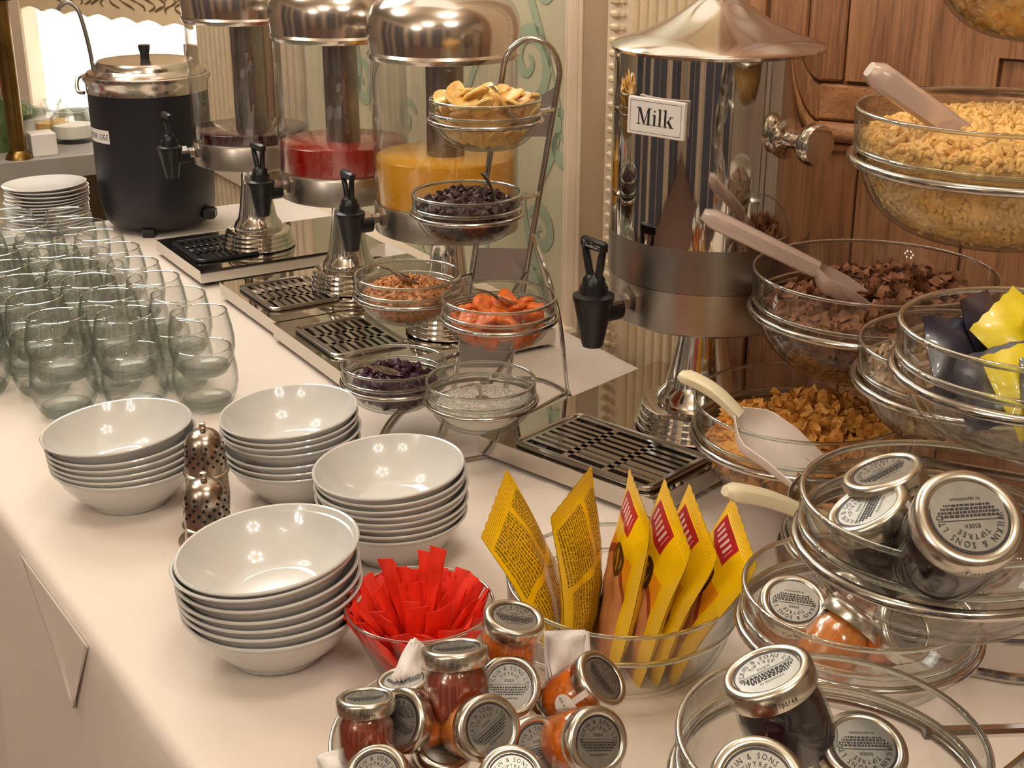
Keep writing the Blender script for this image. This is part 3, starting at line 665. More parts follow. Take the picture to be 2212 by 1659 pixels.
um = Matrix.Rotation(R(-52), 4, 'Z') @ Matrix.Translation((0, -.1180, .222)) @ Matrix.Rotation(R(90), 4, 'X')
lb = MB()
seg = 8
for k in range(seg):
    a0 = -.30+.60*k/seg; a1 = -.30+.60*(k+1)/seg
    f_ = lambda a, z, r=.1178: ((r*math.sin(a)), -r*math.cos(a), z)
    RZ = Matrix.Rotation(R(-46), 4, 'Z'); lb.add([f_(a0, .202), f_(a1, .202), f_(a1, .230), f_(a0, .230)], [(0, 1, 2, 3)], RZ)
sl = part('name_label', lb, M['paper'], ur, False, label='white label reading PORRIDGE')
tx = MB()
for k, c in enumerate('PORRIDGE'):
    a = -.25+.0715*k; mm = Matrix.Rotation(R(-46), 4, 'Z') @ Matrix.Translation((.1182*math.sin(a), -.1182*math.cos(a), .2095)) @ Matrix.Rotation(a, 4, 'Z') @ Matrix.Rotation(R(90), 4, 'X')
    addtext(tx, c, .0170, mm, fx=.62)
part('label_lettering', tx, M['ink'], sl, False)
ur.scale = (1, 1, .93)
ld = thing('soup_ladle', 'steel ladle with hooked handle standing in the black urn', 'ladle', (up.x-.098, up.y-.02, ZT+.312))
part('handle', MB().tube(smoothpath([(0, 0, .0), (-.004, 0, .05), (-.012, 0, .10), (-.020, 0, .126), (-.036, 0, .136), (-.050, 0, .130), (-.056, 0, .122)], 6), .0042, 8), M['tube'], ld)

# ---------------------------------------------------------------- white cereal bowls in four stacks
def china_bowl_mesh():
    o = [(0, .0015), (.040, .0015), (.042, 0), (.045, 0), (.0465, .003), (.052, .0075), (.064, .0175), (.074, .029), (.0805, .0395), (.0832, .0440), (.0850, .0452), (.0853, .0467), (.0842, .0476), (.0822, .0470), (.0785, .0405), (.071, .0290), (.060, .0185), (.049, .0105), (.042, .0072), (.036, .0062), (0, .0062)]
    return MB().lathe(o, 72).mesh('cereal_bowl', M['china'])
cbm = china_bowl_mesh()
ORD = ['topmost', 'second from the top', 'third from the top', 'fourth from the top', 'fifth from the top', 'sixth from the top', 'seventh from the top', 'lowest']
def bowlstack(base, sc, steps, where, tilts, shifts=None):
    """steps: rise of each bowl over the one below it, bottom first"""
    z = 0; n = len(steps)
    for k in range(n):
        z += steps[k]
        o = link('cereal_bowl', cbm); sh = (shifts or {}).get(k, (0, 0))
        o.location = (base[0]+sh[0], base[1]+sh[1], ZT+.0015+z*sc); o.scale = (sc, sc, sc*1.1)
        o.rotation_euler = (R(tilts[k][0]), R(-tilts[k][1]), 0)
        q = n-1-k; w = 'lowest' if k == 0 else ORD[q]
        tag(o, 'white china cereal bowl, %s in the %s' % (w, where), 'bowl', 'white cereal bowls in the '+where)
def tl(n, a, b=0): return [(b*i/(n-1), a*i/(n-1)) for i in range(n)]
bowlstack((-0.222, 1.095, 0), 1.0, [0, .0100, .0092, .0092, .0115, .0115, .0050], 'nearest stack', tl(7, 5.5, 1), {5: (-.002, 0), 6: (.002, .003)})
bowlstack((-0.447, 1.421, 0), 1.0, [0, .0068, .0068, .0075, .0075, .0110], 'leftmost stack', tl(6, 4.0, 0), {5: (-.004, .002)})
bowlstack((-0.128, 1.293, 0.026), .945, [0, .0078, .0078, .0078, .0078, .0078, .0082, .0082], 'stack behind the red sachets', tl(8, 3.0, 1), {2: (.002, .001), 4: (.003, 0), 6: (.002, 0)})
bowlstack((-0.256, 1.442, 0.023), .94, [0, .0085, .0095, .0155, .0085, .0075, .0085], 'stack next to the tumblers', tl(7, 3.5, 1), {3: (.002, 0), 4: (-.001, 0)})
# small side plates far left
def plate_mesh():
    return MB().lathe([(0, .001), (.045, .001), (.048, 0), (.050, 0), (.053, .003), (.066, .008), (.080, .0145), (.0825, .0158), (.0828, .017), (.0815, .0175), (.077, .0155), (.064, .0105), (.052, .006), (.046, .0045), (0, .0042)], 56).mesh('side_plate', M['china'])
plm = plate_mesh()
pb = (-0.943, 2.676, 0)
for k in range(13):
    o = link('side_plate', plm, loc=(pb[0]+random.uniform(-.002, .002), pb[1]+random.uniform(-.002, .002), ZT+.001+.0067*k), rot=(0, 0, k))
    o.rotation_euler = (0, R(-1.5*k/12), k)
    w = 'topmost' if k == 12 else ('lowest' if k == 0 else '%s from the top' % ['', 'second', 'third', 'fourth', 'fifth', 'sixth', 'seventh', 'eighth', 'ninth', 'tenth', 'eleventh', 'twelfth'][12-k])
    tag(o, 'white side plate, %s of the stack beside the black urn' % w, 'plate', 'white side plates stacked beside the urn')
pb = (-0.968, 2.363, 0)
for k in range(8):
    o = link('side_plate', plm, loc=(pb[0], pb[1], ZT+.001+.0067*k))
    tag(o, 'white side plate, %s in the stack cut off by the left edge' % (['lowest', 'second from the bottom', 'third from the bottom', 'fourth from the bottom', 'fourth from the top', 'third from the top', 'second from the top', 'topmost'][k]), 'plate', 'white side plates at the left picture edge')

# ---------------------------------------------------------------- silver sugar casters
def caster(base, label):
    t = thing('sugar_shaker', label, 'sugar shaker', (base[0], base[1], ZT+.001), 0, 'silver sugar shakers')
    part('foot', MB().lathe([(0, .0), (.0360, .0), (.0362, .0022), (.034, .0042), (.020, .008), (.013, .014), (.0125, .020), (0, .020)], 40), M['silver'], t)
    part('body', MB().lathe([(0, .0195), (.0135, .0195), (.0195, .027), (.0225, .040), (.0236, .056), (.0230, .070), (.0226, .080), (.0246, .0815), (.0248, .0835), (.0228, .0850), (0, .0850)], 44), M['silver'], t)
    # pierced dome: the holes' shade is put into flat dark diamonds laid on it
    part('pierced_dome', MB().lathe([(.0226, .0851), (.0226, .0935), (.0218, .101), (.0216, .108), (.0205, .116), (.0175, .1235), (.013, .128), (.007, .1298), (0, .130)], 48), M['silver'], t)
    hb = MB()
    for j, (z, r, n, s) in enumerate(((.0950, .0228, 13, .0019), (.1003, .0224, 13, .0021), (.1058, .0222, 13, .0021), (.1110, .0218, 12, .0019), (.1162, .0210, 10, .0022))):
        for k in range(n):
            a = 2*math.pi*(k+.5*(j % 2))/n
            fm = frame((r*math.cos(a), r*math.sin(a), z), (math.cos(a), math.sin(a), .12*j/2), (-math.sin(a), math.cos(a), 0))
            hb.add([(-s, 0, .0002), (0, -s, .0002), (s, 0, .0002), (0, s, .0002)], [(0, 1, 2, 3)], fm)
    part('hole_shade', hb, M['dark'], t, False, label='dark diamonds painted for the shade in the holes', stuff=True)
    part('finial', MB().lathe([(.0035, .1295), (.0028, .1315), (.0042, .133), (.0028, .1345), (.0036, .1362), (.0034, .138), (0, .139)], 16), M['silver'], t)
caster((-0.33, 1.319, 0), 'tarnished silver sugar shaker, the farther one of the pair')
caster((-0.302, 1.194, 0), 'tarnished silver sugar shaker beside the nearest bowl stack')

# ---------------------------------------------------------------- stacked tumblers
def tumbler_mesh():
    o = [(0, .0012), (.022, .0012), (.0265, .0), (.030, .002), (.0355, .010), (.0415, .024), (.0442, .038), (.0442, .050), (.0425, .064), (.0395, .078), (.0375, .0865), (.0368, .0875), (.0360, .0865), (.0380, .077), (.0410, .063), (.0427, .050), (.0427, .038), (.0398, .026), (.033, .0165), (.024, .0115), (.012, .0098), (0, .0095)]
    return MB().lathe(o, 32).mesh('tumbler', M['tumbler'])
tm = tumbler_mesh()
t_rim = MB().tube([(.0370*math.cos(2*math.pi*k/36), .0370*math.sin(2*math.pi*k/36), .0870) for k in range(36)], .0009, 8, True).mesh('rim', M['rimglass'])
t_base = MB().lathe([(0, .0018), (.022, .0018), (.0262, .0008), (.0300, .0030), (.0345, .0095), (.0330, .0142), (.024, .0108), (.012, .0092), (0, .0090)], 32).mesh('thick_base', M['basegls'])
b0 = Vector((-0.418, 1.708, 0)); back = Vector((-.0500, .0800, 0)); side = Vector((-.0935, -.010, 0))
NTH = ['first', 'second', 'third', 'fourth', 'fifth', 'sixth', 'seventh', 'eighth']
rt = random.Random(5)
for layer in range(2):
    for j in range(8):
        for i in range(4):
            if i == 3 and (j < 1): continue
            p = b0+back*j+side*i+Vector((rt.uniform(-.003, .003), rt.uniform(-.003, .003), 0))
            if layer and j == 7 and i > 1: continue
            o = link('tumbler', tm, loc=(p.x, p.y, ZT+.0005+layer*.050)); o.rotation_euler = (R(rt.uniform(-2, 2))*layer, R(rt.uniform(-2.5, 2.5))*layer, rt.uniform(0, 6))
            link('rim', t_rim, o); link('thick_base', t_base, o)
            tag(o, 'clear stemless tumbler, %s layer, %s from the front, %s column from the right' % ('upper' if layer else 'lower', NTH[j], NTH[i]), 'glass', 'clear stemless tumblers stacked in two layers')

# ---------------------------------------------------------------- glass bowls
def bowl_prof(Rr, th=.0032):
    H = .86*Rr; zb = H*.66; o = [(0, .001), (.30*Rr, .0), (.345*Rr, .001)]
    for k in range(1, 13):
        q = k/12; o.append(((.345+(.925-.345)*math.sin(q*math.pi/2)**.95)*Rr, zb*(1-math.cos(q*math.pi/2)**.95)*1.0))
    o += [(.955*Rr, zb+.001), (.972*Rr, zb+.004), (.972*Rr, zb+.007), (.985*Rr, H-.002), (.985*Rr-.0008, H), (.985*Rr-.0022, H), (.985*Rr-th, H-.002)]
    o += [(.972*Rr-th, zb+.006), (.925*Rr-th, zb-.002)]
    for k in range(11, 0, -1):
        q = k/12; o.append((max(.02, (.345+(.925-.345)*math.sin(q*math.pi/2)**.95)*Rr-th), zb*(1-math.cos(q*math.pi/2)**.95)+th*.8))
    o += [(.2*Rr, th*1.1), (0, th*1.1)]
    return o, H, zb
def r_in(Rr, z, th=.0032):
    zb = .86*Rr*.66
    if z >= zb: return .97*Rr-th
    c = max(0, 1-(z-th)/zb); q = math.acos(min(1, c**(1/.95)))/(math.pi/2)
    return max(.02, (.345+(.925-.345)*math.sin(q*math.pi/2)**.95)*Rr-th-.0008)
_bm = {}
def glass_bowl(rim, Rr, label, group=None, name='glass_bowl', tilt=(0, 0)):
    """rim: centre of the rim; returns (object, bottom position, height)"""
    p, H, zb = bowl_prof(Rr)
    if Rr not in _bm: _bm[Rr] = MB().lathe(p, 72).mesh('glass_bowl', M['glass'])
    o = link(name, _bm[Rr], loc=(rim[0], rim[1], ZT+rim[2]-H)); tag(o, label, 'bowl', group)
    q = ring_mesh('rim', Rr*.985-.0017, H-.0006, .0019); link('rim', q, o); link('rim_ledge', ring_mesh('rim_ledge', Rr*.955, zb+.0035, .0024), o)
    return o, Vector((rim[0], rim[1], ZT+rim[2]-H)), H, zb
_rm = {}
def ring_mesh(nm, r, z, t):
    if (nm, r) not in _rm: _rm[(nm, r)] = MB().tube([(r*math.cos(2*math.pi*k/72), r*math.sin(2*math.pi*k/72), z) for k in range(72)], t, 10, True).mesh(nm, M['rimglass'])
    return _rm[(nm, r)]
ICO_V = []; g_ = (1+5**.5)/2
for a, b_ in ((-1, g_), (1, g_), (-1, -g_), (1, -g_)): ICO_V.append(Vector((a, b_, 0)).normalized())
for a, b_ in ((-1, g_), (1, g_), (-1, -g_), (1, -g_)): ICO_V.append(Vector((0, a, b_)).normalized())
for a, b_ in ((g_, -1), (g_, 1), (-g_, -1), (-g_, 1)): ICO_V.append(Vector((a, 0, b_)).normalized())
ICO_F = [(0, 11, 5), (0, 5, 1), (0, 1, 7), (0, 7, 10), (0, 10, 11), (1, 5, 9), (5, 11, 4), (11, 10, 2), (10, 7, 6), (7, 1, 8), (3, 9, 4), (3, 4, 2), (3, 2, 6), (3, 6, 8), (3, 8, 9), (4, 9, 5), (2, 4, 11), (6, 2, 10), (8, 6, 7), (9, 8, 1)]
def rrot(rg): return Quaternion((rg.gauss(0, 1), rg.gauss(0, 1), rg.gauss(0, 1), rg.gauss(0, 1))).normalized().to_matrix().to_4x4()
def grain(mb, p, s, rg, asp=(1, .8, .7), j=.18):
    mx = Matrix.Translation(p) @ rrot(rg); mb.add([(v.x*s*asp[0]*(1+rg.uniform(-j, j)), v.y*s*asp[1]*(1+rg.uniform(-j, j)), v.z*s*asp[2]) for v in ICO_V], ICO_F, mx)
def flake(mb, p, s, rg, curl=.5):
    mx = Matrix.Translation(p) @ rrot(rg); n = 7; v = [(0, 0, s*.1)]
    for L, rr in ((1, .55), (2, 1.0)):
        for k in range(n):
            a = 2*math.pi*k/n; r = s*rr*(1+rg.uniform(-.25, .25)*(L == 2)); x = r*math.cos(a); y = r*.75*math.sin(a)
            v.append((x, y, curl*x*x/s+rg.uniform(-.18, .18)*s*(L == 2)))
    f = [(0, 1+k, 1+(k+1) % n) for k in range(n)]+[(1+k, 1+n+k, 1+n+(k+1) % n, 1+(k+1) % n) for k in range(n)]
    mb.add(v, f, mx)
def slab(mb, p, s, rg):
    mx = Matrix.Translation(p) @ rrot(rg); a, b_, c = s*rg.uniform(.6, 1.2), s*rg.uniform(.5, .9), s*rg.uniform(.25, .5)
    mb.box(-a, -b_, -c, a, b_, c, mx, ch=c*.5)
def fill(name, base, Rr, level, mound, n_top, n_side, piece, size, m, label, group=None, seed=1, skew=(0, 0)):
    """a heap of loose food: an inner body following the bowl plus individual surface pieces"""
    rg = random.Random(seed); mb = MB(); prof = [(0, .0045)]
    L = 10
    for k in range(L+1):
        z = .005+(level-.005)*k/L; prof.append((r_in(Rr, z)-size*.95-.0006, z))
    Rl = r_in(Rr, level)-.001
    for k in range(1, 8):
        q = 1-k/8; prof.append(((Rl-size*.5)*q, level+mound*(1-q*q)-size*.3))
    prof.append((0, level+mound-size*.3)); mb.lathe(prof, 40)
    top = lambda x, y: level+mound*(1-(x*x+y*y)/(Rl*Rl))+skew[0]*x+skew[1]*y
    for i in range(n_top):
        a = rg.uniform(0, 2*math.pi); r = (Rl-size*.7)*math.sqrt(rg.random()); x, y = r*math.cos(a), r*math.sin(a)
        piece(mb, Vector((x, y, top(x, y)+rg.uniform(-.4, .8)*size)), size*rg.uniform(.7, 1.2), rg)
    for i in range(n_side):
        a = rg.uniform(0, 2*math.pi); z = .006+size*.5+(level-.006-size*.5)*rg.random(); r = r_in(Rr, z)-size*.75-.0006
        piece(mb, Vector((r*math.cos(a), r*math.sin(a), z)), size*rg.uniform(.6, .85), rg)
    o = link(name, mb.mesh(name, M[m]), loc=tuple(base)); tag(o, label, 'food', group, 'stuff'); return o

# ---------------------------------------------------------------- wire racks
def ring_pts(c, r, n=56): return [(c[0]+r*math.cos(2*math.pi*k/n), c[1]+r*math.sin(2*math.pi*k/n), c[2]) for k in range(n)]
def rack(root, bowls, spine_x, wr_, sockets):
    """bowls: list of (base vector, R, zb); root origin in world coordinates"""
    o0 = root.location
    for (bv, Rr, zb), sk in zip(bowls, sockets):
        c = bv-o0; rz = zb-.0020-wr_; rr = .945*Rr+wr_
        part('ring', MB().tube([(c.x+p[0], c.y+p[1], c.z+rz) for p in ring_pts((0, 0, 0), rr)], wr_, 10, True), M['wire'], root)
        s = Vector(sk)-o0; d = Vector((s.x-c.x, s.y-c.y, 0)); d.normalize(); a = c+d*rr+Vector((0, 0, rz))
        part('arm', MB().tube(smoothpath([tuple(a), tuple(a+d*.012+Vector((0, 0, -.004))), tuple(s)], 5), wr_*1.15, 8), M['wire'], root)

# dried-fruit rack in the middle
cr_ = thing('wire_bowl_rack', 'chrome wire rack holding six small bowls of dried fruit and nuts', 'rack', at((-.02, 1.72, 0)))
RS = .0690
FR = [('banana', (-0.032, 1.626, 0.433), 'small glass bowl of banana chips, topmost on the wire rack'),
      ('raisin', (-0.055, 1.615, 0.321), 'small glass bowl of dark raisins, below the banana chips'),
      ('walnut', (-0.131, 1.627, 0.214), 'small glass bowl of chopped walnuts, middle left of the rack'),
      ('apricot', (-0.015, 1.507, 0.222), 'small glass bowl of dried apricots, middle right of the rack'),
      ('prune', (-0.152, 1.621, 0.098), 'small glass bowl of purple dried berries, lowest left on the rack'),
      ('coconut', (-0.038, 1.528, 0.109), 'small glass bowl of white desiccated coconut, lowest right on the rack')]
FB = {}; RB = []
for k, p, lab in FR:
    o, bv, H, zb = glass_bowl(p, RS, lab, 'small bowls on the middle wire rack'); FB[k] = (bv, H, zb); RB.append((bv, RS, zb))
o0 = cr_.location
def rel(p): return tuple(Vector(p)-o0)
wr2 = .0030
sp_t = Vector((0.032, 1.744, 0.489))+Vector((0, 0, ZT)); sp_b = Vector((-.045, 1.745, ZT+.012))
def spt(h, side):      # point on the leaning spine at height h over the table
    q = (ZT+h-sp_b.z)/(sp_t.z-sp_b.z); p = sp_b.lerp(sp_t, q); p.x += side*.0365; return p
lo = [spt(h, -1) for h in (.0, .1, .2, .3, .445)]; hi = [spt(h, 1) for h in (.445, .3, .2, .1, .0)]
arch = [spt(.445, 0)+Vector((-.0365*math.cos(a), 0, .044*math.sin(a)*1.0)) for a in [math.pi*k/12 for k in range(1, 12)]]
part('spine', MB().tube([rel(p) for p in lo+arch+hi], .0040, 12), M['wire'], cr_)
def plate_seg(h0, h1, curve=0):
    mb = MB(); v = []; f = []; n = 10
    for k in range(n+1):
        s = -1+2*k/n; a = spt(h0, s*.93); b_ = spt(h1+curve*(s*s), s*.93)
        for dy in (-.001, .001): v += [rel(a+Vector((0, dy, 0))), rel(b_+Vector((0, dy, 0)))]
    for k in range(n):
        a = 4*k; f += [(a, a+4, a+5, a+1), (a+2, a+3, a+7, a+6), (a+1, a+5, a+7, a+3), (a, a+2, a+6, a+4)]
    return mb.add(v, f)
part('spine_plate', plate_seg(.365, .415, .016), M['plate_grey'], cr_, False, label='curved grey plate under the handle')
part('spine_plate', plate_seg(.17, .215), M['plate_grey'], cr_, False)
part('spine_plate', plate_seg(.045, .085), M['plate_grey'], cr_, False)
part('crossbar', MB().tube([rel(spt(.395, -1)), rel(spt(.395, 1))], .0022, 8), M['wire'], cr_)
rack(cr_, RB, 0, wr2, [spt(.400, 1), spt(.29, 1), spt(.18, -1), spt(.18, 1), spt(.065, -1), spt(.068, 1)])
part('rear_leg', MB().tube([rel(p) for p in smoothpath([spt(.235, 1), tuple(Vector((0.047, 1.664, 0.198))+Vector((0, 0, ZT))), tuple(Vector((0.063, 1.667, 0.134))+Vector((0, 0, ZT))), tuple(Vector((0.077, 1.731, 0.015))+Vector((0, 0, ZT))), at((0.085, 1.701, 0.003))], 6)], wr2, 8), M['wire'], cr_)
loop = [(-0.17, 1.594, 0.0035), (-0.158, 1.537, 0.0035), (-0.118, 1.512, 0.0035), (-0.055, 1.527, 0.0035), (0.026, 1.573, 0.0035), (0.081, 1.666, 0.0035), (0.081, 1.742, 0.0035), (0.039, 1.806, 0.0035), (-0.031, 1.802, 0.0035), (-0.116, 1.73, 0.0035), (-0.153, 1.686, 0.0035)]
part('base_loop', MB().tube([rel(at(p)) for p in smoothpath(loop, 6, True)], wr2, 8, True), M['wire'], cr_)
part('base_brace', MB().tube([rel(at(p)) for p in smoothpath([(0.079, 1.747, 0.008), (0.014, 1.66, 0.008), (-0.04, 1.631, 0.008)], 6)], wr2, 8), M['wire'], cr_)
for s in (-1, 1): part('spine_foot', MB().tube([rel(spt(.0, s)), rel(Vector((spt(0, s).x, 1.76, ZT+.004))), rel(Vector((spt(0, s).x-.01, 1.60, ZT+.0085)))], .0028, 8), M['wire'], cr_)

# contents of the six
bv, H, zb = FB['coconut']; fill('coconut', bv, RS, .028, .012, 1500, 0, lambda mb, p, s, rg: grain(mb, p, s, rg, (1.6, .5, .4)), .0017, 'coconut', 'heap of white desiccated coconut in the lowest right rack bowl', seed=2)
bv, H, zb = FB['prune']; fill('dried_berries', bv, RS, .030, .020, 170, 70, lambda mb, p, s, rg: grain(mb, p, s, rg, (1.2, .8, .7), .3), .0062, 'prune', 'heap of purple dried berries in the lowest left rack bowl', seed=3)
bv, H, zb = FB['walnut']; fill('chopped_walnuts', bv, RS, .034, .016, 420, 240, slab, .0036, 'walnut', 'heap of chopped walnuts in the middle left rack bowl', seed=4)
bv, H, zb = FB['raisin']; fill('raisins', bv, RS, .040, .018, 260, 180, lambda mb, p, s, rg: grain(mb, p, s, rg, (1.2, .8, .7), .3), .0052, 'raisin', 'heap of dark raisins in the second highest rack bowl', seed=5)
def chip_mesh(seed):
    rg = random.Random(seed); mb = MB(); n = 14; v = []; a0 = rg.uniform(1, 1.45)
    L = [(0, 0), (.6, .06), (.92, .18), (1, 0), (.92, -.2), (.6, -.08), (0, -.04)]
    rr = [1+rg.uniform(-.06, .06) for _ in range(n)]; ring = []
    for (q, z) in L:
        for k in range(n):
            a = 2*math.pi*k/n; x = .0135*a0*q*rr[k]*math.cos(a); y = .0115*q*rr[k]*math.sin(a); v.append((x, y, .0105*z+7*x*x))
    f = [(i*n+k, i*n+(k+1) % n, (i+1)*n+(k+1) % n, (i+1)*n+k) for i in range(len(L)-1) for k in range(n)]
    return mb.add(v, f).mesh('banana_chip', M['banana'])
cm = [chip_mesh(s) for s in range(5)]
DIRS = ['right', 'back right', 'back', 'back left', 'left', 'front left', 'front', 'front right']
def where(x, y, rmax, lvl):
    d = DIRS[int(round(math.atan2(y, x)/(math.pi/4))) % 8]
    return ('%s, %s %s side of the heap' % (lvl, 'outer' if math.hypot(x, y) > .62*rmax else 'inner', d))
def scatter(name, meshes, base, Rr, level, mound, ntop, nside, size, label, cat, group, seed, zsq=.5, core=None):
    rg = random.Random(seed)
    if core:
        mb = MB(); pr = [(0, .008)]
        for k in range(7):
            z = .009+(level-.012-.009)*k/6; pr.append((max(.008, r_in(Rr, z)-size*1.6), z))
        pr.append((0, level-size*.2)); mb.lathe(pr, 24)
        o = link(name+'_pile', mb.mesh(name+'_pile', M[core]), loc=tuple(base)); tag(o, 'heap of %ss seen between the single pieces in its rack bowl' % label, 'food', None, 'stuff')
    pts = []
    for i in range(ntop):
        best = None
        for _ in range(24):
            a = rg.uniform(0, 6.283); r = (r_in(Rr, level)-size*1.0)*math.sqrt(rg.random()); p = Vector((r*math.cos(a), r*math.sin(a), 0)); dmin = min([(p-q).length for q in pts] or [9])
            if best is None or dmin > best[0]: best = (dmin, p)
        p = best[1]; pts.append(p.copy()); Rl = r_in(Rr, level)
        o = link(name, meshes[i % len(meshes)]); o.location = base+Vector((p.x, p.y, level+mound*(1-(p.length/Rl)**2)+rg.uniform(-.002, .003)))
        o.rotation_euler = (rg.uniform(-.6, .6), rg.uniform(-.6, .6), rg.uniform(0, 6.3)); tag(o, label+', '+where(p.x, p.y, Rl-size, 'on top'), cat, group)
    for i in range(nside):
        a = 2*math.pi*(i*.618); z = size*.7+.006+(level-size*1.2-.006)*((i*.377) % 1); r = r_in(Rr, z)-.0065
        o = link(name, meshes[i % len(meshes)]); o.location = base+Vector((r*math.cos(a), r*math.sin(a), z))
        nrm = Vector((math.cos(a), math.sin(a), -.7)); o.rotation_euler = nrm.to_track_quat('Z', 'X').to_euler(); tag(o, label+', '+where(math.cos(a), math.sin(a), 1, 'low down' if z < level*.42 else 'halfway down'), cat, group)
bv, H, zb = FB['banana']; scatter('banana_chip', cm, bv, RS, .052, .014, 30, 22, .0125, 'golden banana chip', 'banana chip', 'banana chips in the topmost rack bowl', 11, core='banana')
def apri(seed):
    rg = random.Random(seed); mb = MB(); v = []; n = 14; rows = 7
    ph = [rg.uniform(0, 6) for _ in range(4)]
    for j in range(rows+1):
        th_ = math.pi*j/rows
        for k in range(n):
            a = 2*math.pi*k/n; r = .0155*(1+.10*math.sin(2*a+ph[0])+.07*math.sin(3*a+ph[1])+.05*math.sin(5*a+ph[2]+3*th_))
            v.append((r*math.sin(th_)*math.cos(a), r*.85*math.sin(th_)*math.sin(a), .0068*math.cos(th_)*(1-.55*math.exp(-(math.sin(th_)*1.8)**2))+.0012*math.sin(4*a+ph[3])*math.sin(th_)))
    return mb.add(v, [(j*n+k, j*n+(k+1) % n, (j+1)*n+(k+1) % n, (j+1)*n+k) for j in range(rows) for k in range(n)]).mesh('dried_apricot', M['apricot'])
am = [apri(s) for s in range(5)]
bv, H, zb = FB['apricot']; scatter('dried_apricot', am, bv, RS, .034, .014, 15, 11, .0145, 'orange dried apricot', 'apricot', 'dried apricots in the middle right rack bowl', 14, core='apricot')

# ---------------------------------------------------------------- cereal rack
cz = thing('cereal_rack', 'large chrome wire rack holding the big cereal bowls before the oak panelling', 'rack', at((.47, 1.25, 0)))
CB = [('rice', (0.411, 1.122, 0.503), .125, 'big glass bowl of puffed rice cereal, highest whole one at the right'),
      ('bran', (0.384, 1.369, 0.293), .130, 'big glass bowl of brown bran flakes, below the puffed rice'),
      ('corn', (0.315, 1.347, 0.154), .120, 'big glass bowl of cornflakes behind the yellow packets'),
      ('muesli', (0.403, 1.105, 0.303), .100, 'big glass bowl of muesli behind the foil sachet bowl'),
      ('granola', (0.364, 1.127, 0.137), .107, 'glass bowl of granola mostly hidden behind the blackcurrant jam bowl'),
      ('top', (0.47, 1.168, 0.662), .125, 'glass bowl of cereal cut off by the top right picture corner')]
CBD = {}; RB = []
for k, p, Rr, lab in CB:
    o, bv, H, zb = glass_bowl(p, Rr, lab, 'large cereal bowls on the right rack'); CBD[k] = (bv, Rr, H); RB.append((bv, Rr, zb))
rx, ry = .545, 1.235
rack(cz, RB, 0, .0042, [(rx, ry, b[0].z+b[2]-.01) for b in RB])
o0 = cz.location
part('spine', MB().tube([tuple(Vector((rx, ry-.03, ZT+.01))-o0), tuple(Vector((rx, ry-.03, ZT+.78))-o0), tuple(Vector((rx, ry, ZT+.82))-o0), tuple(Vector((rx, ry+.03, ZT+.78))-o0), tuple(Vector((rx, ry+.03, ZT+.01))-o0)], .006, 12), M['wire'], cz)
part('base_loop', MB().tube([tuple(Vector(p)-o0) for p in smoothpath([(.30, 1.16, ZT+.006), (.31, 1.34, ZT+.006), (.50, 1.42, ZT+.006), (.68, 1.26, ZT+.006), (.62, 1.08, ZT+.006), (.45, 1.04, ZT+.006)], 6, True)], .005, 8, True), M['wire'], cz)
part('base_brace', MB().tube([tuple(Vector((rx-.19, ry+.08, ZT+.011))-o0), tuple(Vector((rx, ry, ZT+.011))-o0), tuple(Vector((rx+.10, ry-.05, ZT+.011))-o0)], .005, 8), M['wire'], cz)
bv, Rr, H = CBD['rice']; fill('puffed_rice', bv, Rr, .080, .024, 2000, 1500, lambda mb, p, s, rg: grain(mb, p, s, rg, (1.25, .85, .8)), .0042, 'rice', 'heap of puffed rice cereal in the big upper bowl', seed=21)
bv, Rr, H = CBD['bran']; fill('bran_flakes', bv, Rr, .070, .020, 800, 700, lambda mb, p, s, rg: flake(mb, p, s, rg, .35), .0095, 'bran', 'heap of brown bran flakes in the big bowl', seed=22, skew=(.10, .05))
bv, Rr, H = CBD['corn']; fill('cornflakes', bv, Rr, .056, .018, 620, 620, lambda mb, p, s, rg: flake(mb, p, s, rg, .6), .0095, 'corn', 'heap of golden cornflakes in the big lower bowl', seed=23, skew=(.14, .10))
bv, Rr, H = CBD['muesli']; fill('muesli', bv, Rr, .060, .014, 600, 900, lambda mb, p, s, rg: flake(mb, p, s, rg, .1), .0058, 'muesli', 'heap of muesli oats behind the foil sachet bowl', seed=24)
bv, Rr, H = CBD['granola']; fill('granola', bv, Rr, .060, .018, 240, 200, lambda mb, p, s, rg: grain(mb, p, s, rg, (1, .9, .8), .3), .0085, 'granola', 'heap of brown granola clusters behind the jam bowl', seed=25)
bv, Rr, H = CBD['top']; fill('corn_cereal', bv, Rr, .070, .018, 200, 300, lambda mb, p, s, rg: grain(mb, p, s, rg), .008, 'rice', 'heap of golden cereal in the bowl at the top right corner', seed=26)

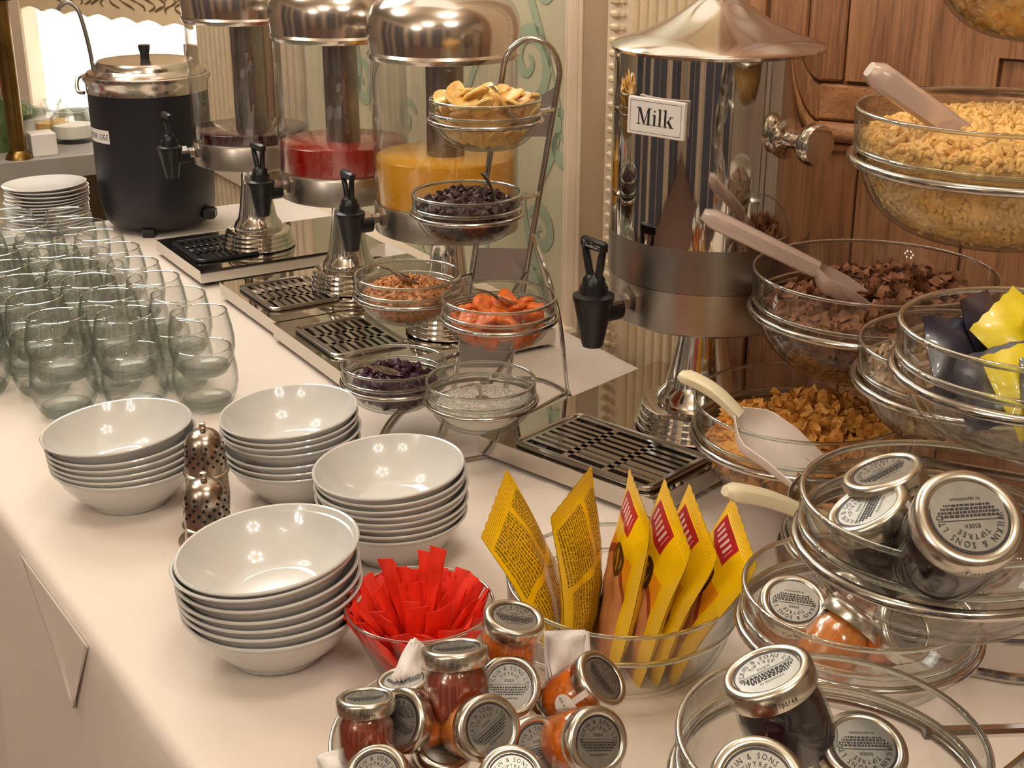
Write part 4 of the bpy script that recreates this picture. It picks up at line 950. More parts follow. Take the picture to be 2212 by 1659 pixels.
# ---------------------------------------------------------------- scoops and spoons
def wp(p): return Vector((p[0], p[1], ZT+p[2]))
def axisframe(a, b_, up=(0, 0, 1)):
    x = (b_-a).normalized(); z = Vector(up); z = (z-x*z.dot(x)).normalized(); y = z.cross(x)
    m = Matrix((x, y, z)).transposed().to_4x4(); m.translation = a; return m
def scoop(name, a, b_, blade_len, wid, label, mh, mb_, bend=0, up=(0, 0, 1), blade_r=.028):
    """a: free end of the handle, b_: where handle meets blade"""
    a = wp(a); b_ = wp(b_); m = axisframe(b_, b_+(b_-a), up); L = (b_-a).length
    t = thing(name, label, 'scoop', tuple(b_)); inv_ = Matrix.Translation(-b_) @ m
    hb = MB(); v = []; n = 12; secs = 12
    for j in range(secs+1):
        q = j/secs; x = -L*(1-q); e = min(1, .55+q*5)*min(1, .9+.1*(1-q)); w = wid/2*e*(1.0-.12*q); hh = wid*.36*e; zc = bend*math.sin(math.pi*q)
        for k in range(n):
            an = 2*math.pi*k/n; cx = math.copysign(abs(math.cos(an))**.6, math.cos(an)); sz = math.copysign(abs(math.sin(an))**.6, math.sin(an)); v.append((x, w*cx, zc+hh*sz))
    f = [(j*n+k, j*n+(k+1) % n, (j+1)*n+(k+1) % n, (j+1)*n+k) for j in range(secs) for k in range(n)]+[tuple(range(n)), tuple(secs*n+k for k in range(n-1, -1, -1))]
    hb.add(v, f, inv_); part('handle', hb, M[mh], t)
    bl = MB(); v = []; n = 14; rows = 10; th = .0018
    for sgn, rr in ((0, blade_r), (1, blade_r-th)):
        for j in range(rows+1):
            q = j/rows; x = -.006+blade_len*q+(sgn*th if j == 0 else 0); k0 = min(1, .25+q*3.0) ; spread = 1.25*(1-.35*max(0, q-.6))
            for k in range(n+1):
                an = -math.pi/2+(k/n-.5)*2*spread*1.15; v.append((x, rr*k0*math.cos(an), rr*k0*math.sin(an)+.006))
    w_ = n+1; o2 = (rows+1)*w_
    f = [(j*w_+k, j*w_+k+1, (j+1)*w_+k+1, (j+1)*w_+k) for j in range(rows) for k in range(n)]
    f += [(o2+j*w_+k, o2+(j+1)*w_+k, o2+(j+1)*w_+k+1, o2+j*w_+k+1) for j in range(rows) for k in range(n)]
    f += [(j*w_, (j+1)*w_, o2+(j+1)*w_, o2+j*w_) for j in range(rows)]+[(j*w_+n, o2+j*w_+n, o2+(j+1)*w_+n, (j+1)*w_+n) for j in range(rows)]
    f += [(rows*w_+k, rows*w_+k+1, o2+rows*w_+k+1, o2+rows*w_+k) for k in range(n)]+[tuple(range(n, -1, -1))]
    bl.add(v, f, inv_); part('blade', bl, M[mb_], t); return t
scoop('cereal_scoop', (0.285, 1.089, 0.541), (0.368, 1.089, 0.487), .085, .031, 'frosted clear plastic scoop resting in the puffed rice bowl', 'scoopclear', 'scoopclear', blade_r=.026)
scoop('cereal_scoop', (0.199, 1.371, 0.354), (0.318, 1.35, 0.3), .07, .027, 'frosted clear plastic scoop resting in the bran flakes', 'scoopclear', 'scoopclear', blade_r=.026)
scoop('cereal_scoop', (0.175, 1.311, 0.198), (0.235, 1.276, 0.164), .095, .018, 'white plastic scoop with curved cream handle in the cornflakes', 'scoopcream', 'scoopwhite', bend=.008, up=(.1, -.3, .8), blade_r=.034)
scoop('cereal_scoop', (0.184, 1.05, 0.188), (0.264, 1.078, 0.151), .06, .021, 'cream handled scoop reaching into the granola behind the jam bowl', 'scoopcream', 'scoopcream', bend=.004, blade_r=.02)
def spoon(bowl_pt, end_pt, label):
    a = wp(bowl_pt); b_ = wp(end_pt); t = thing('teaspoon', label, 'spoon', tuple(a)); m = Matrix.Translation(-a) @ axisframe(a, b_); L = (b_-a).length
    hb = MB(); v = []; secs = 10
    for j in range(secs+1):
        q = j/secs; x = .012+(L-.012)*q; w = .0022+.0035*max(0, q-.35)/.65; h_ = .0012; zc = .004*math.sin(q*3)
        if j == secs: w *= .7
        v += [(x, -w, zc-h_*.5), (x, w, zc-h_*.5), (x, w*.8, zc+h_), (x, -w*.8, zc+h_)]
    f = [(4*j+k, 4*j+(k+1) % 4, 4*j+4+(k+1) % 4, 4*j+4+k) for j in range(secs) for k in range(4)]+[(3, 2, 1, 0), tuple(4*secs+k for k in range(4))]
    hb.add(v, f, m); part('handle', hb, M['steel'], t)
    sb = MB(); sb.lathe([(0, -.0055), (.007, -.0045), (.012, -.0015), (.0142, .0015), (.0142, .0022), (.0115, -.0005), (.0065, -.0035), (0, -.0045)], 20, m @ Matrix.Translation((-.002, 0, .003)) @ Matrix.Scale(1.35, 4, (1, 0, 0)) @ Matrix.Scale(.8, 4, (0, 1, 0)))
    part('spoon_bowl', sb, M['steel'], t)
spoon((-0.003, 1.606, 0.409), (-0.026, 1.591, 0.453), 'steel teaspoon standing in the banana chips')
spoon((-0.016, 1.596, 0.299), (-0.036, 1.584, 0.351), 'steel teaspoon standing in the dark raisins')
spoon((-0.134, 1.615, 0.209), (-0.168, 1.601, 0.23), 'steel teaspoon lying in the chopped walnuts')
spoon((-0.008, 1.49, 0.219), (-0.042, 1.466, 0.241), 'steel teaspoon lying across the dried apricots')
spoon((-0.159, 1.592, 0.093), (-0.222, 1.58, 0.119), 'steel teaspoon leaning out of the purple berries')
spoon((-0.036, 1.522, 0.08), (-0.041, 1.466, 0.129), 'steel teaspoon upright in the white coconut')

# ---------------------------------------------------------------- little preserve jars
def jar_meshes():
    d = {}
    body = [(0, .0008), (.017, 0), (.0200, .001), (.0213, .0035), (.0216, .008), (.0216, .026), (.0208, .031), (.0188, .0345), (.0180, .0365), (.0180, .043), (.0170, .043), (.0170, .036), (.0198, .030), (.0206, .026), (.0206, .008), (.0195, .003), (0, .003)]
    d['glass'] = MB().lathe(body, 40).mesh('jar_glass', M['jarglass'])
    jam = [(0, .0032), (.0192, .0032), (.0203, .008), (.0203, .026), (.0195, .0298), (.0166, .0355), (.0166, .038), (0, .038)]
    for k in ('marmalade', 'honeyjam', 'redjam', 'bluejam'): d[k] = MB().lathe(jam, 32).mesh('preserve', M[k])
    d['lid'] = MB().lathe([(.0190, .0372), (.0218, .0372), (.0222, .038), (.0222, .0455), (.0216, .0472), (.0202, .0482), (.0186, .0484), (.0172, .0480), (.0166, .0474), (.0166, .0470), (0, .0470)], 48).mesh('lid', M['lid'])
    pb_ = MB(); z = .0472
    pb_.lathe([(.0, z-.0001), (.0164, z-.0001)], 40)
    d['disc'] = pb_.mesh('lid_disc', M['lidtop'])
    tx = MB(); z = .0473
    ring = []
    # dark arc over the upper half of the lid and rim line
    v = []; f = []; n = 40
    for k in range(n+1):
        a = R(-20)+R(220)*k/n; w = .0013*math.sin(math.pi*k/n)**.4
        v += [((.0163)*math.cos(a), .0163*math.sin(a), z), ((.0163-w)*math.cos(a), (.0163-w)*math.sin(a), z)]
    for k in range(n): f.append((2*k, 2*k+2, 2*k+3, 2*k+1))
    tx.add(v, f)
    z += .0001
    arctext(tx, 'WILKIN & SONS LTD', .0040, .0110, z, math.pi/2, fx=.8)
    arctext(tx, 'TIPTREE', .0034, .0073, z, math.pi/2, fx=.85)
    addtext(tx, 'ESSEX', .0026, Matrix.Translation((0, .0030, z)))
    for yy, hw in ((.0012, .0135), (.0009, .0)):
        if hw: tx.box(-hw, yy-.00012, z-.0001, hw, yy+.00012, z)
    for yy, hw, hh in ((-.0008, .0120, .0005), (-.0024, .0125, .0005), (-.0040, .0110, .0005), (-.0056, .0095, .0004)):
        x = -hw; rg = random.Random(int(-yy*1e5))
        while x < hw: w = rg.uniform(.0006, .0018); tx.box(x, yy-hh, z-.0001, min(hw, x+w), yy+hh, z); x += w+.0005
    addtext(tx, 'by appointment', .0022, Matrix.Translation((0, -.0088, z)), fx=.9)
    # maker's name on the lid rim
    for base_a in (-math.pi/2, math.pi/2):
        for k, c in enumerate('Tiptree'):
            a = base_a-.24+.075*k; mm = Matrix.Translation((.02232*math.cos(a), .02232*math.sin(a), .0400)) @ Matrix.Rotation(a+math.pi/2, 4, 'Z') @ Matrix.Rotation(math.pi/2, 4, 'X')
            addtext(tx, c, .0042, mm @ Matrix.Shear('XZ', 4, (0, 0)), fx=.7)
    d['print'] = tx.mesh('lid_print', M['ink'], False)
    st = MB(); v = []; f = []
    for k in range(9):
        a = -math.pi/2-.10+.20*k/8
        w = 1.0
        v += [(.0225*math.cos(a), .0225*math.sin(a), .046), (.0225*math.cos(a), .0225*math.sin(a), .037), (.0219*math.cos(a), .0219*math.sin(a), .030)]
    for k in range(8): b_ = 3*k; f += [(b_, b_+1, b_+4, b_+3), (b_+1, b_+2, b_+5, b_+4)]
    st.add(v, f)
    v = [(0, 0, 0)]; cen = []
    for k in range(17):
        t = 2*math.pi*k/16; aa = -math.pi/2+.44*math.cos(t); zz = .0225+.0085*math.sin(t); cen.append((.0219*math.cos(aa), .0219*math.sin(aa), zz))
    st.add([(.0219*math.cos(-math.pi/2), .0219*math.sin(-math.pi/2)-.0003, .0225)]+cen, [(0, k+1, k+2) for k in range(16)])
    d['seal'] = st.mesh('paper_seal', M['paper'], False)
    sx = MB()
    for k, c in enumerate('ORANGE'):
        a = -math.pi/2-.30+.115*k; mm = Matrix.Translation((.0222*math.cos(a), .0222*math.sin(a), .0212)) @ Matrix.Rotation(a+math.pi/2, 4, 'Z') @ Matrix.Rotation(math.pi/2, 4, 'X')
        addtext(sx, c, .0036, mm, fx=.7)
    d['sealprint'] = sx.mesh('seal_print', M['inkgrey'], False)
    return d
JM = jar_meshes()
GJ = 'small preserve jars with silver lids'
def jar(lidc, nrm, jam, label, sc=1.0, spin=0, seal=False, group=GJ):
    """lidc: centre of the lid top; nrm: direction the lid faces"""
    n = Vector(nrm).normalized(); p = wp(lidc)-n*.0484*sc
    xh = Vector((1, 0, 0)); xh = xh-n*xh.dot(n)
    if xh.length < .2: xh = Vector((0, 1, 0))-n*n.y
    m = frame(p, n, xh) @ Matrix.Rotation(R(spin), 4, 'Z')
    t = thing('preserve_jar', label, 'jar', (0, 0, 0), 0, group); t.matrix_world = m @ Matrix.Scale(sc, 4)
    sc *= 1.05; t.location = m.translation; t.rotation_euler = m.to_euler(); t.scale = (sc, sc, sc)
    link('jar_glass', JM['glass'], t); link('preserve', JM[jam], t)
    l = link('lid', JM['lid'], t); link('lid_disc', JM['disc'], l); link('lid_print', JM['print'], l)
    if seal: s = link('paper_seal', JM['seal'], t); link('seal_print', JM['sealprint'], s)
    return t
gb = 'preserve jars in the front glass bowl'
glass_bowl((-0.027, 0.85, 0.08), .1125, 'large glass bowl heaped with orange preserve jars, nearest the bottom edge')
jar((-0.002, 0.84, 0.13), (.02, -.80, .58), 'marmalade', 'preserve jar whose printed silver lid faces the viewer, in the middle of the front bowl', 1.0, 0, group=gb)
jar((-0.016, 0.783, 0.134), (.38, -.74, .52), 'honeyjam', 'amber preserve jar lying on its side with the lid to the right, front bowl centre', 1.02, 40, seal=True, group=gb)
jar((-0.079, 0.806, 0.124), (-.62, -.62, .45), 'marmalade', 'orange preserve jar with its lid tipped to the left in the front bowl', 1.0, -30, group=gb)
jar((-0.041, 0.833, 0.166), (-.05, .28, .96), 'redjam', 'dark red preserve jar standing upright at the back of the front bowl', 1.05, 190-180, group=gb)
jar((-0.104, 0.811, 0.139), (-.02, .25, .97), 'redjam', 'small red-brown preserve jar standing at the left side of the front bowl', .92, 10, group=gb)
jar((0.002, 0.871, 0.169), (.18, -.05, .97), 'marmalade', 'orange marmalade jar on top of the heap beside the red sachets', 1.0, 0, group=gb)
jar((0.066, 0.842, 0.135), (.62, -.28, .72), 'marmalade', 'orange preserve jar tipped to the right with a white paper seal', 1.0, -40, seal=True, group=gb)
jar((0.059, 0.775, 0.129), (.45, -.72, .52), 'marmalade', 'orange preserve jar with its lid facing right at the right of the front bowl', 1.03, 0, group=gb)
jar((0.019, 0.799, 0.107), (.30, -.62, .60), 'marmalade', 'half-hidden preserve jar in the gap between two amber jars', .98, 20, group=gb)
jar((-0.0, 0.745, 0.12), (.1, -.70, .70), 'marmalade', 'preserve jar at the bottom picture edge, only its lid rim showing', 1.0, 0, group=gb)
jar((-0.093, 0.758, 0.112), (-.25, -.6, .76), 'redjam', 'preserve jar lid at the bottom edge of the front bowl, left', 1.0, 0, group=gb)
jar((-0.083, 0.88, 0.109), (-.1, .1, .98), 'redjam', 'preserve jar low behind the upright dark red jar', .92, 0, group=gb)
jar((-0.049, 0.808, 0.102), (.2, -.3, .9), 'redjam', 'dark preserve jar deep between the amber jars of the front bowl', .95, 0, group=gb)
jar((0.036, 0.857, 0.104), (.1, -.2, .95), 'marmalade', 'orange preserve jar deep behind the front bowl jars', .95, 0, group=gb)

def napkin(loc, rot, w, label, sc=1):
    mb = MB(); rg = random.Random(int(w*1e4))
    for k in range(3):
        n = 8; v = []
        for j in range(n+1):
            for i in range(n+1):
                x = (i/n-.5)*w*(1-.06*k); y = (j/n-.5)*w*(1.1-.1*k); v.append((x, y, .0022*k+.0045*math.sin(i*.9+k)*math.cos(j*.7)*(.4+.3*k)+.0006))
        f = [(j*(n+1)+i, j*(n+1)+i+1, (j+1)*(n+1)+i+1, (j+1)*(n+1)+i) for j in range(n) for i in range(n)]; mb.add(v, f)
    mb.tube([(w/2-.001, -w/2, .002), (w/2, 0, .003), (w/2-.001, w/2, .003)], .0022, 8)
    o = link('paper_napkin', mb.mesh('paper_napkin', M['paper']), loc=tuple(wp(loc)), rot=tuple(R(a) for a in rot)); tag(o, label, 'napkin')
    md = o.modifiers.new('thickness', 'SOLIDIFY'); md.thickness = .0008
napkin((0.041, 0.891, 0.123), (62, 12, 24), .036, 'crumpled white paper napkin between the front bowl and the yellow packets')
napkin((-0.072, 0.894, 0.103), (52, -18, 70), .040, 'white paper napkin tucked behind the upright dark red jar')
napkin((-0.12, 0.793, 0.09), (30, -10, 20), .032, 'white paper napkin corner at the bottom left of the front bowl')

# ---------------------------------------------------------------- jam rack at the right
JB = [('blue', (0.304, 0.735, 0.443), 'glass bowl of dark and yellow foil sachets, highest on the jam rack'),
      ('berry', (0.239, 0.67, 0.366), 'glass bowl of blackcurrant jam jars, right of the granola'),
      ('amber', (0.232, 0.783, 0.245), 'glass bowl with amber jars and one shining lid, below the blackcurrant bowl'),
      ('low', (0.162, 0.571, 0.279), 'glass bowl at the bottom right corner with a tilted dark blue jar')]
jr = thing('jam_rack', 'chrome wire rack at the right edge carrying the jam bowls', 'rack', at((.33, .72, 0)))
RB = []; JD = {}
for k, p, lab in JB:
    o, bv, H, zb = glass_bowl(p, .080, lab, 'small bowls on the jam rack'); RB.append((bv, .080, zb)); JD[k] = (bv, .080, H)
o0 = jr.location
def jsp(h, s): return Vector((.335+.16*h, .735+s*.030, ZT+h))
rack(jr, RB, 0, .0033, [jsp(.41, 0), jsp(.33, 0), jsp(.215, 1), jsp(.19, -1)])
lo = [jsp(h, -1) for h in (.004, .15, .3, .45)]; hi = [jsp(h, 1) for h in (.45, .3, .15, .004)]
arch = [jsp(.45+.03*math.sin(a), -math.cos(a)) for a in [math.pi*k/10 for k in range(1, 10)]]
part('spine', MB().tube([tuple(p-o0) for p in lo+arch+hi], .0045, 12), M['wire'], jr)
mb = MB(); c0, c1, c2, c3 = jsp(.10, -1)-o0, jsp(.10, 1)-o0, jsp(.25, 1)-o0, jsp(.25, -1)-o0; e = Vector((.0012, 0, 0))
mb.add([tuple(p-e) for p in (c0, c1, c2, c3)]+[tuple(p+e) for p in (c0, c1, c2, c3)], [(3, 2, 1, 0), (4, 5, 6, 7), (0, 1, 5, 4), (1, 2, 6, 5), (2, 3, 7, 6), (3, 0, 4, 7)])
part('spine_plate', mb, M['plate_grey'], jr, False)
part('base_loop', MB().tube([tuple(Vector(p)-o0) for p in smoothpath([(.27, .60, ZT+.005), (.28, .84, ZT+.005), (.50, .90, ZT+.005), (.56, .66, ZT+.005), (.42, .54, ZT+.005)], 6, True)], .0038, 8, True), M['wire'], jr)
for s in (-1, 1):
    part('brace', MB().tube([tuple(jsp(.13, s)-o0), tuple(Vector((.29, .735+s*.07, ZT+.008))-o0)], .003, 8), M['wire'], jr)
gj = 'blackcurrant jars in the upper jam bowl'
jar((0.223, 0.588, 0.394), (.03, -.60, .80), 'bluejam', 'large blackcurrant jar with its lid up, front of the upper jam bowl', 1.16, 185, group=gj)
jar((0.203, 0.669, 0.381), (-.35, .08, .93), 'bluejam', 'blackcurrant jar leaning at the back left of the upper jam bowl', .98, 20, group=gj)
jar((0.189, 0.644, 0.372), (-.50, .02, .86), 'bluejam', 'blackcurrant jar with a paper seal at the front left of the upper jam bowl', 1.0, 55, seal=True, group=gj)
jar((0.19, 0.792, 0.228), (.02, -.42, .90), 'honeyjam', 'preserve jar with a brightly shining lid in the amber jar bowl', 1.0, 170)
jar((0.227, 0.771, 0.23), (.5, .3, .55), 'honeyjam', 'amber preserve jar lying in the middle of the amber jar bowl', .95, 60)
jar((0.256, 0.755, 0.23), (.4, -.5, .5), 'marmalade', 'orange preserve jar at the right of the amber jar bowl', .95, 0, seal=True)
jar((0.238, 0.823, 0.225), (.2, .6, .6), 'redjam', 'reddish preserve jar at the back of the amber jar bowl', .9, 0)
jar((0.131, 0.591, 0.304), (-.38, .05, .92), 'bluejam', 'dark blue jar standing tilted on the others in the bottom right bowl', 1.04, 10)
jar((0.117, 0.529, 0.283), (-.10, -.62, .78), 'redjam', 'jar with printed lid at the bottom edge of the bottom right bowl', 1.0, 0)
jar((0.181, 0.577, 0.268), (.04, -.35, .92), 'redjam', 'jar with brownish lid right of the dark blue jar', .98, 180)
# foil sachets
def sachet_mesh(w, l, t, m, seed, nm):
    rg = random.Random(seed); mb = MB(); n, k = 9, 9; v = []
    for s in (1, -1):
        for j in range(k+1):
            for i in range(n+1):
                x = (i/n-.5)*w; y = (j/k-.5)*l; b_ = (math.sin(math.pi*i/n)**.6)*(math.sin(math.pi*min(1, max(0, (j/k-.06)/.88)))**.5)
                v.append((x+(.0008 if (j in (0, k) and i % 2) else 0), y+(.0012 if (j in (0, k) and i % 2) else 0), s*(t/2*b_+.0002)+.0015*math.sin(i*1.1+seed)*math.sin(j*.8)))
    w_ = n+1; o2 = (k+1)*w_
    f = [(j*w_+i, j*w_+i+1, (j+1)*w_+i+1, (j+1)*w_+i) for j in range(k) for i in range(n)]+[(o2+j*w_+i, o2+(j+1)*w_+i, o2+(j+1)*w_+i+1, o2+j*w_+i+1) for j in range(k) for i in range(n)]
    return mb.add(v, f).mesh(nm, M[m])
sd = sachet_mesh(.055, .062, .016, 'tea_dark', 1, 'foil_sachet'); sy = sachet_mesh(.050, .065, .012, 'tea_yellow', 2, 'foil_sachet')
bz = JD['blue'][0]
FS = [(sd, (-.040, .010, .046), (58, 10, 25)), (sd, (-.026, -.020, .040), (40, -20, -10)), (sd, (-.018, .030, .054), (62, 5, 50)), (sy, (-.004, .006, .060), (38, -28, 35)), (sd, (.018, .034, .052), (50, 20, 100)), (sy, (-.012, -.034, .044), (48, -12, 15)),
      (sd, (.028, -.010, .050), (30, -30, 20)), (sd, (.000, .000, .024), (8, 8, 80)), (sd, (-.024, .004, .026), (30, 25, 130)), (sd, (.012, -.026, .028), (25, -20, 60)), (sd, (.034, .018, .040), (40, -35, 140)), (sy, (.020, .004, .062), (20, 10, 70)), (sd, (.002, -.044, .040), (60, 0, 5))]
PL = ['farthest left', 'at the front left', 'at the back left', 'on top in the middle', 'at the back right', 'at the front', 'at the right', 'at the bottom', 'low down at the left', 'low down at the front', 'far right', 'on top at the right', 'foremost against the glass']
for i, (m_, p, rot) in enumerate(FS):
    o = link('foil_sachet', m_, loc=tuple(bz+Vector(p)), rot=tuple(R(a) for a in rot)); o.scale = (.86, .80, .9); c = 'yellow' if m_ is sy else 'dark blue'
    tag(o, '%s foil sachet %s of the highest jam rack bowl' % (c, PL[i]), 'sachet', c+' foil sachets in the highest jam rack bowl')

# ---------------------------------------------------------------- red sugar sachets
rc = wp((-0.084, 1.066, 0.069)); rh = .078
gbm = MB().lathe([(0, .0), (.033, .0), (.036, .002), (.038, .006), (.045, .022), (.057, .050), (.068, .0765), (.0685, .078), (.0670, .078), (.0655, .0762), (.0545, .050), (.0428, .023), (.036, .008), (.032, .005), (0, .005)], 64)
o = link('sachet_bowl', gbm.mesh('sachet_bowl', M['glass']), loc=(rc.x, rc.y, rc.z-rh)); tag(o, 'flared clear glass bowl full of red sugar sachets', 'bowl'); link('rim', ring_mesh('rim', .0672, .0772, .0014), o)
rb = Vector((rc.x, rc.y, rc.z-rh))
def stick_mesh(seed):
    rg = random.Random(seed); mb = MB(); v = []; n = 12; L = .082; w0 = .0084
    for j in range(n+1):
        q = j/n; y = L*(q-.5); b_ = min(1, 6*q, 6*(1-q)); t = .0030*b_+.0002; w = w0-.0012*b_; c = .0022*math.sin(q*3+seed)
        for k in range(8):
            a = 2*math.pi*k/8; v.append((w*math.copysign(abs(math.cos(a))**.7, math.cos(a)), t*math.sin(a)+c, y))
    f = [(j*8+k, j*8+(k+1) % 8, (j+1)*8+(k+1) % 8, (j+1)*8+k) for j in range(n) for k in range(8)]+[tuple(range(7, -1, -1)), tuple(n*8+k for k in range(8))]
    return mb.add(v, f).mesh('sugar_sachet', M['red'])
sm = [stick_mesh(s) for s in range(4)]; rg = random.Random(12)
for i in range(74):
    a = i*2.39996; q = math.sqrt((i+.5)/74); r0 = .026*q
    lean = .12+.62*q+rg.uniform(-.2, .2); d = Vector((math.cos(a)*math.sin(lean), math.sin(a)*math.sin(lean), math.cos(lean)))
    base = rb+Vector((r0*math.cos(a), r0*math.sin(a), .008)); up_ = rg.uniform(.000, .014)
    m = frame(base+d*(.041+up_-.006*q), d, (math.cos(a+rg.uniform(.9, 2.2)), math.sin(a+rg.uniform(.9, 2.2)), 0))
    tip = (m @ Vector((0, 0, .041)))-rb
    if math.hypot(tip.x, tip.y) > .0625+.9*max(0, tip.z-.078):
        k = .0600/math.hypot(tip.x, tip.y); d = Vector((tip.x*k, tip.y*k, tip.z))-(base-rb); d.normalize(); m = frame(base+d*.041, d, (math.cos(a+1.2), math.sin(a+1.2), 0))
    o = link('sugar_sachet', sm[i % 4]); o.location = m.translation; o.rotation_euler = m.to_euler()
    tag(o, 'flat red paper sugar sachet, %s %s part of the flared bowl' % (['middle', 'inner', 'outer'][min(2, int(q*2.9))], DIRS[int(round(a/(math.pi/4))) % 8]), 'sachet', 'red sugar sachets in the flared bowl')
for (u, lab) in (((-0.113, 1.065, 0.115), 'red sugar sachet poking out highest at the left of the glass bowl'), ((-0.099, 1.071, 0.103), 'red sugar sachet standing just right of the tallest left one'), ((-0.077, 1.08, 0.114), 'red sugar sachet standing tall in the middle, behind its twin'), ((-0.065, 1.068, 0.124), 'red sugar sachet standing tallest in the middle of the bowl')):
    tip = wp(u); base = rb+Vector((.15*(tip.x-rb.x), .15*(tip.y-rb.y), .02)); d = (tip-base).normalized()
    m = frame(tip-d*.041, d, (.9, -.35, .1)); o = link('sugar_sachet', sm[1]); o.location = m.translation; o.rotation_euler = m.to_euler(); tag(o, lab, 'sachet', 'red sugar sachets in the flared bowl')

# ---------------------------------------------------------------- yellow snack packets in a glass bowl
glass_bowl((0.102, 1.087, 0.084), .1090, 'large clear glass bowl holding six upright yellow packets')
def packmat():
    m, nt, b = newmat('printed_yellow_film'); b.inputs['Roughness'].default_value = .32; b.inputs['Coat Weight'].default_value = .3
    uv = N(nt, 'ShaderNodeUVMap'); sp = N(nt, 'ShaderNodeSeparateXYZ'); nt.links.new(uv.outputs[0], sp.inputs[0])
    U, V_ = sp.outputs[0], sp.outputs[1]      # U 0..1 back side, 1..2 front side; V 0 bottom .. 1 top
    def ma(op, a, b2=None, c=None):
        n = N(nt, 'ShaderNodeMath', operation=op)
        for i, q in enumerate((a, b2, c)):
            if q is None: continue
            if isinstance(q, (int, float)): n.inputs[i].default_value = q
            else: nt.links.new(q, n.inputs[i])
        return n.outputs[0]
    def band(x, a, b2): return ma('MULTIPLY', ma('GREATER_THAN', x, a), ma('LESS_THAN', x, b2))
    def mixc(f, a, b2):
        n = N(nt, 'ShaderNodeMix', data_type='RGBA')
        if isinstance(f, (int, float)): n.inputs['Factor'].default_value = f
        else: nt.links.new(f, n.inputs['Factor'])
        for s, q in (('A', a), ('B', b2)):
            if isinstance(q, tuple): n.inputs[s].default_value = q
            else: nt.links.new(q, n.inputs[s])
        return n.outputs['Result']
    yel = lin((248, 200, 8)); txt = lin((98, 78, 12)); sal = lin((206, 130, 84)); org = lin((236, 150, 24)); red = lin((176, 22, 40)); dk = lin((64, 34, 22))
    # fine print: rows of broken dashes
    mp = N(nt, 'ShaderNodeMapping'); mp.inputs['Rotation'].default_value = (0, 0, .0); mp.inputs['Scale'].default_value = (60, 1, 1); nt.links.new(uv.outputs[0], mp.inputs[0])
    rows = ma('GREATER_THAN', ma('FRACT', ma('MULTIPLY', U, 24.)), .38)
    nz = N(nt, 'ShaderNodeTexNoise'); nz.inputs['Scale'].default_value = 1; nz.inputs['Detail'].default_value = 0
    cx = N(nt, 'ShaderNodeCombineXYZ'); nt.links.new(ma('FLOOR', ma('MULTIPLY', U, 24.)), cx.inputs[0]); nt.links.new(ma('MULTIPLY', V_, 110.), cx.inputs[1]); nt.links.new(cx.outputs[0], nz.inputs['Vector'])
    dash = ma('GREATER_THAN', nz.outputs['Fac'], .44); pr = ma('MULTIPLY', rows, dash)
    blk = ma('MAXIMUM', ma('MULTIPLY', band(U, .08, .90), band(V_, .08, .56)), ma('MAXIMUM', ma('MULTIPLY', band(U, .40, .95), band(V_, .60, .91)), ma('MULTIPLY', band(U, .06, .32), band(V_, .60, .91))))
    back = mixc(ma('MULTIPLY', blk, .45), yel, lin((214, 172, 20))); back = mixc(ma('MULTIPLY', ma('MULTIPLY', pr, blk), .9), back, txt)
    # front: biscuits picture, sweeping curve, red emblem, dark round stamp
    n2 = N(nt, 'ShaderNodeTexNoise'); n2.inputs['Scale'].default_value = 5; n2.inputs['Detail'].default_value = 5; nt.links.new(uv.outputs[0], n2.inputs['Vector'])
    pic = mixc(n2.outputs['Fac'], lin((168, 84, 50)), lin((240, 176, 120)))
    fu = ma('SUBTRACT', U, 1.0); curve = ma('ADD', .44, ma('MULTIPLY', ma('SINE', ma('MULTIPLY', fu, 3.4)), .22))
    low = ma('LESS_THAN', V_, curve); mid = ma('LESS_THAN', V_, ma('ADD', curve, .05))
    fr = mixc(mid, mixc(ma('LESS_THAN', V_, .72), yel, org), lin((150, 60, 40))); fr = mixc(low, fr, pic)
    fr = mixc(ma('MULTIPLY', band(fu, .10, .62), band(V_, .80, .92)), fr, red)
    fr = mixc(ma('MULTIPLY', ma('MULTIPLY', band(fu, .16, .56), band(V_, .83, .89)), ma('GREATER_THAN', ma('SINE', ma('MULTIPLY', fu, 80.)), .1)), fr, lin((235, 200, 200)))
    dx = ma('SUBTRACT', fu, .55); dy = ma('MULTIPLY', ma('SUBTRACT', V_, .66), 1.7); rr = ma('SQRT', ma('ADD', ma('MULTIPLY', dx, dx), ma('MULTIPLY', dy, dy)))
    fr = mixc(ma('LESS_THAN', rr, .15), fr, dk); fr = mixc(ma('MULTIPLY', ma('LESS_THAN', rr, .10), ma('GREATER_THAN', ma('SINE', ma('MULTIPLY', fu, 60.)), .3)), fr, lin((200, 150, 60)))
    edge = ma('MAXIMUM', ma('GREATER_THAN', fu, .86), ma('LESS_THAN', fu, .05)); fr = mixc(edge, fr, yel)
    col = mixc(ma('GREATER_THAN', U, 1.0), back, fr)
    seal = ma('MAXIMUM', ma('GREATER_THAN', V_, .925), ma('LESS_THAN', V_, .06)); col = mixc(seal, col, yel)
    nt.links.new(col, b.inputs['Base Color'])
    wv = ma('MULTIPLY', ma('SINE', ma('MULTIPLY', V_, 620.)), seal); n3 = N(nt, 'ShaderNodeTexNoise'); n3.inputs['Scale'].default_value = 6; nt.links.new(uv.outputs[0], n3.inputs['Vector'])
    bp = N(nt, 'ShaderNodeBump'); bp.inputs['Strength'].default_value = .5; bp.inputs['Distance'].default_value = .003; nt.links.new(ma('ADD', ma('MULTIPLY', wv, .1), n3.outputs['Fac']), bp.inputs['Height']); nt.links.new(bp.outputs[0], b.inputs['Normal'])
    return m
M['pack'] = packmat()
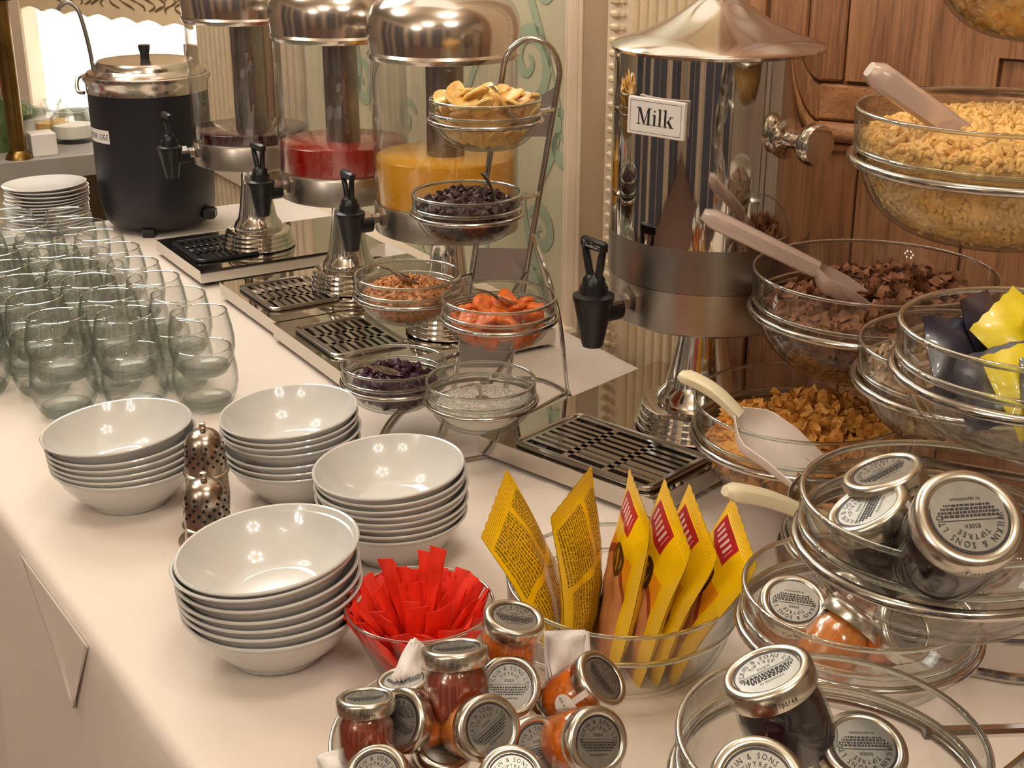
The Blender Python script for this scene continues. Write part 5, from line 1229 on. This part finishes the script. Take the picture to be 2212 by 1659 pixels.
def packet(top, bot, wvec, width, label, thick=.016, seed=1, bendn=0):
    """top: middle of the upper seal, bot: middle of the lower end, wvec: across the packet"""
    a = wp(bot); b_ = wp(top); L = (b_-a).length; y = (b_-a).normalized(); x = Vector(wvec); x = (x-y*x.dot(y)).normalized(); z = x.cross(y)
    m = Matrix((x, y, z)).transposed().to_4x4()
    t = thing('snack_packet', label, 'packet', tuple(a), 0, 'yellow packets standing in the large glass bowl'); rg = random.Random(seed)
    n, k = 16, 26
    for side, nm in ((-1, 'back_panel'), (1, 'front_panel')):
        v = []; uv = []; mb = MB()
        for j in range(k+1):
            q = j/k
            for i in range(n+1):
                s = i/n; bb = (math.sin(math.pi*s)**.55 if 0 < s < 1 else 0)*(max(0, math.sin(math.pi*min(1, max(0, (q-.05)/.88))))**.6)
                wz = (.0016*math.sin(s*7+seed)*math.sin(q*9+seed*2)+.0010*math.sin(s*17+q*11+seed)+.0008*math.sin(q*31-s*9+seed*3))*bb
                ww = width*(1-.07*max(0, math.sin(math.pi*min(1, max(0, (q-.05)/.88)))))
                curl = bendn*(max(0, q-.80)/.2)**2*(.7+.6*s)
                yy = q*L+((.0016 if i % 2 else 0) if j in (0, k) else 0)
                v.append(((s-.5)*ww, yy, side*(thick/2*bb+.00025)+wz+curl+.003*math.sin(q*5+seed))); uv.append(((s*.998+.001)+(1 if side > 0 else 0), q))
        w_ = n+1; f = [(j*w_+i, j*w_+i+1, (j+1)*w_+i+1, (j+1)*w_+i) for j in range(k) for i in range(n)]
        if side < 0: f = [tuple(reversed(q_)) for q_ in f]
        mb.add(v, f, m); part(nm, mb, M['pack'], t, uv=uv)
WV = (.15, -.93, -.32)
packet((-0.016, 1.069, 0.167), (0.068, 1.087, -0.009), (-.10, -.90, -.42), .100, 'yellow packet leaning farthest left with its printed back showing', .018, 1)
packet((0.054, 1.063, 0.181), (0.068, 1.087, -0.009), (-.42, -.85, -.30), .088, 'yellow packet second from the left, upright with back text showing', .022, 2)
packet((0.117, 1.053, 0.182), (0.081, 1.086, -0.012), WV, .080, 'yellow packet third from the left with pointed crimped seal', .028, 3, .004)
packet((0.146, 1.038, 0.171), (0.1, 1.083, -0.01), WV, .094, 'yellow packet fourth from the left, leaning right', .026, 4, .003)
packet((0.166, 1.041, 0.165), (0.117, 1.083, -0.01), WV, .094, 'yellow packet fifth from the left, leaning right', .026, 5, .003)
packet((0.2, 1.038, 0.156), (0.136, 1.08, -0.006), (.10, -.94, -.30), .090, 'yellow packet rightmost in the bowl, leaning far right', .026, 6, .002)
bpy.context.view_layer.update()
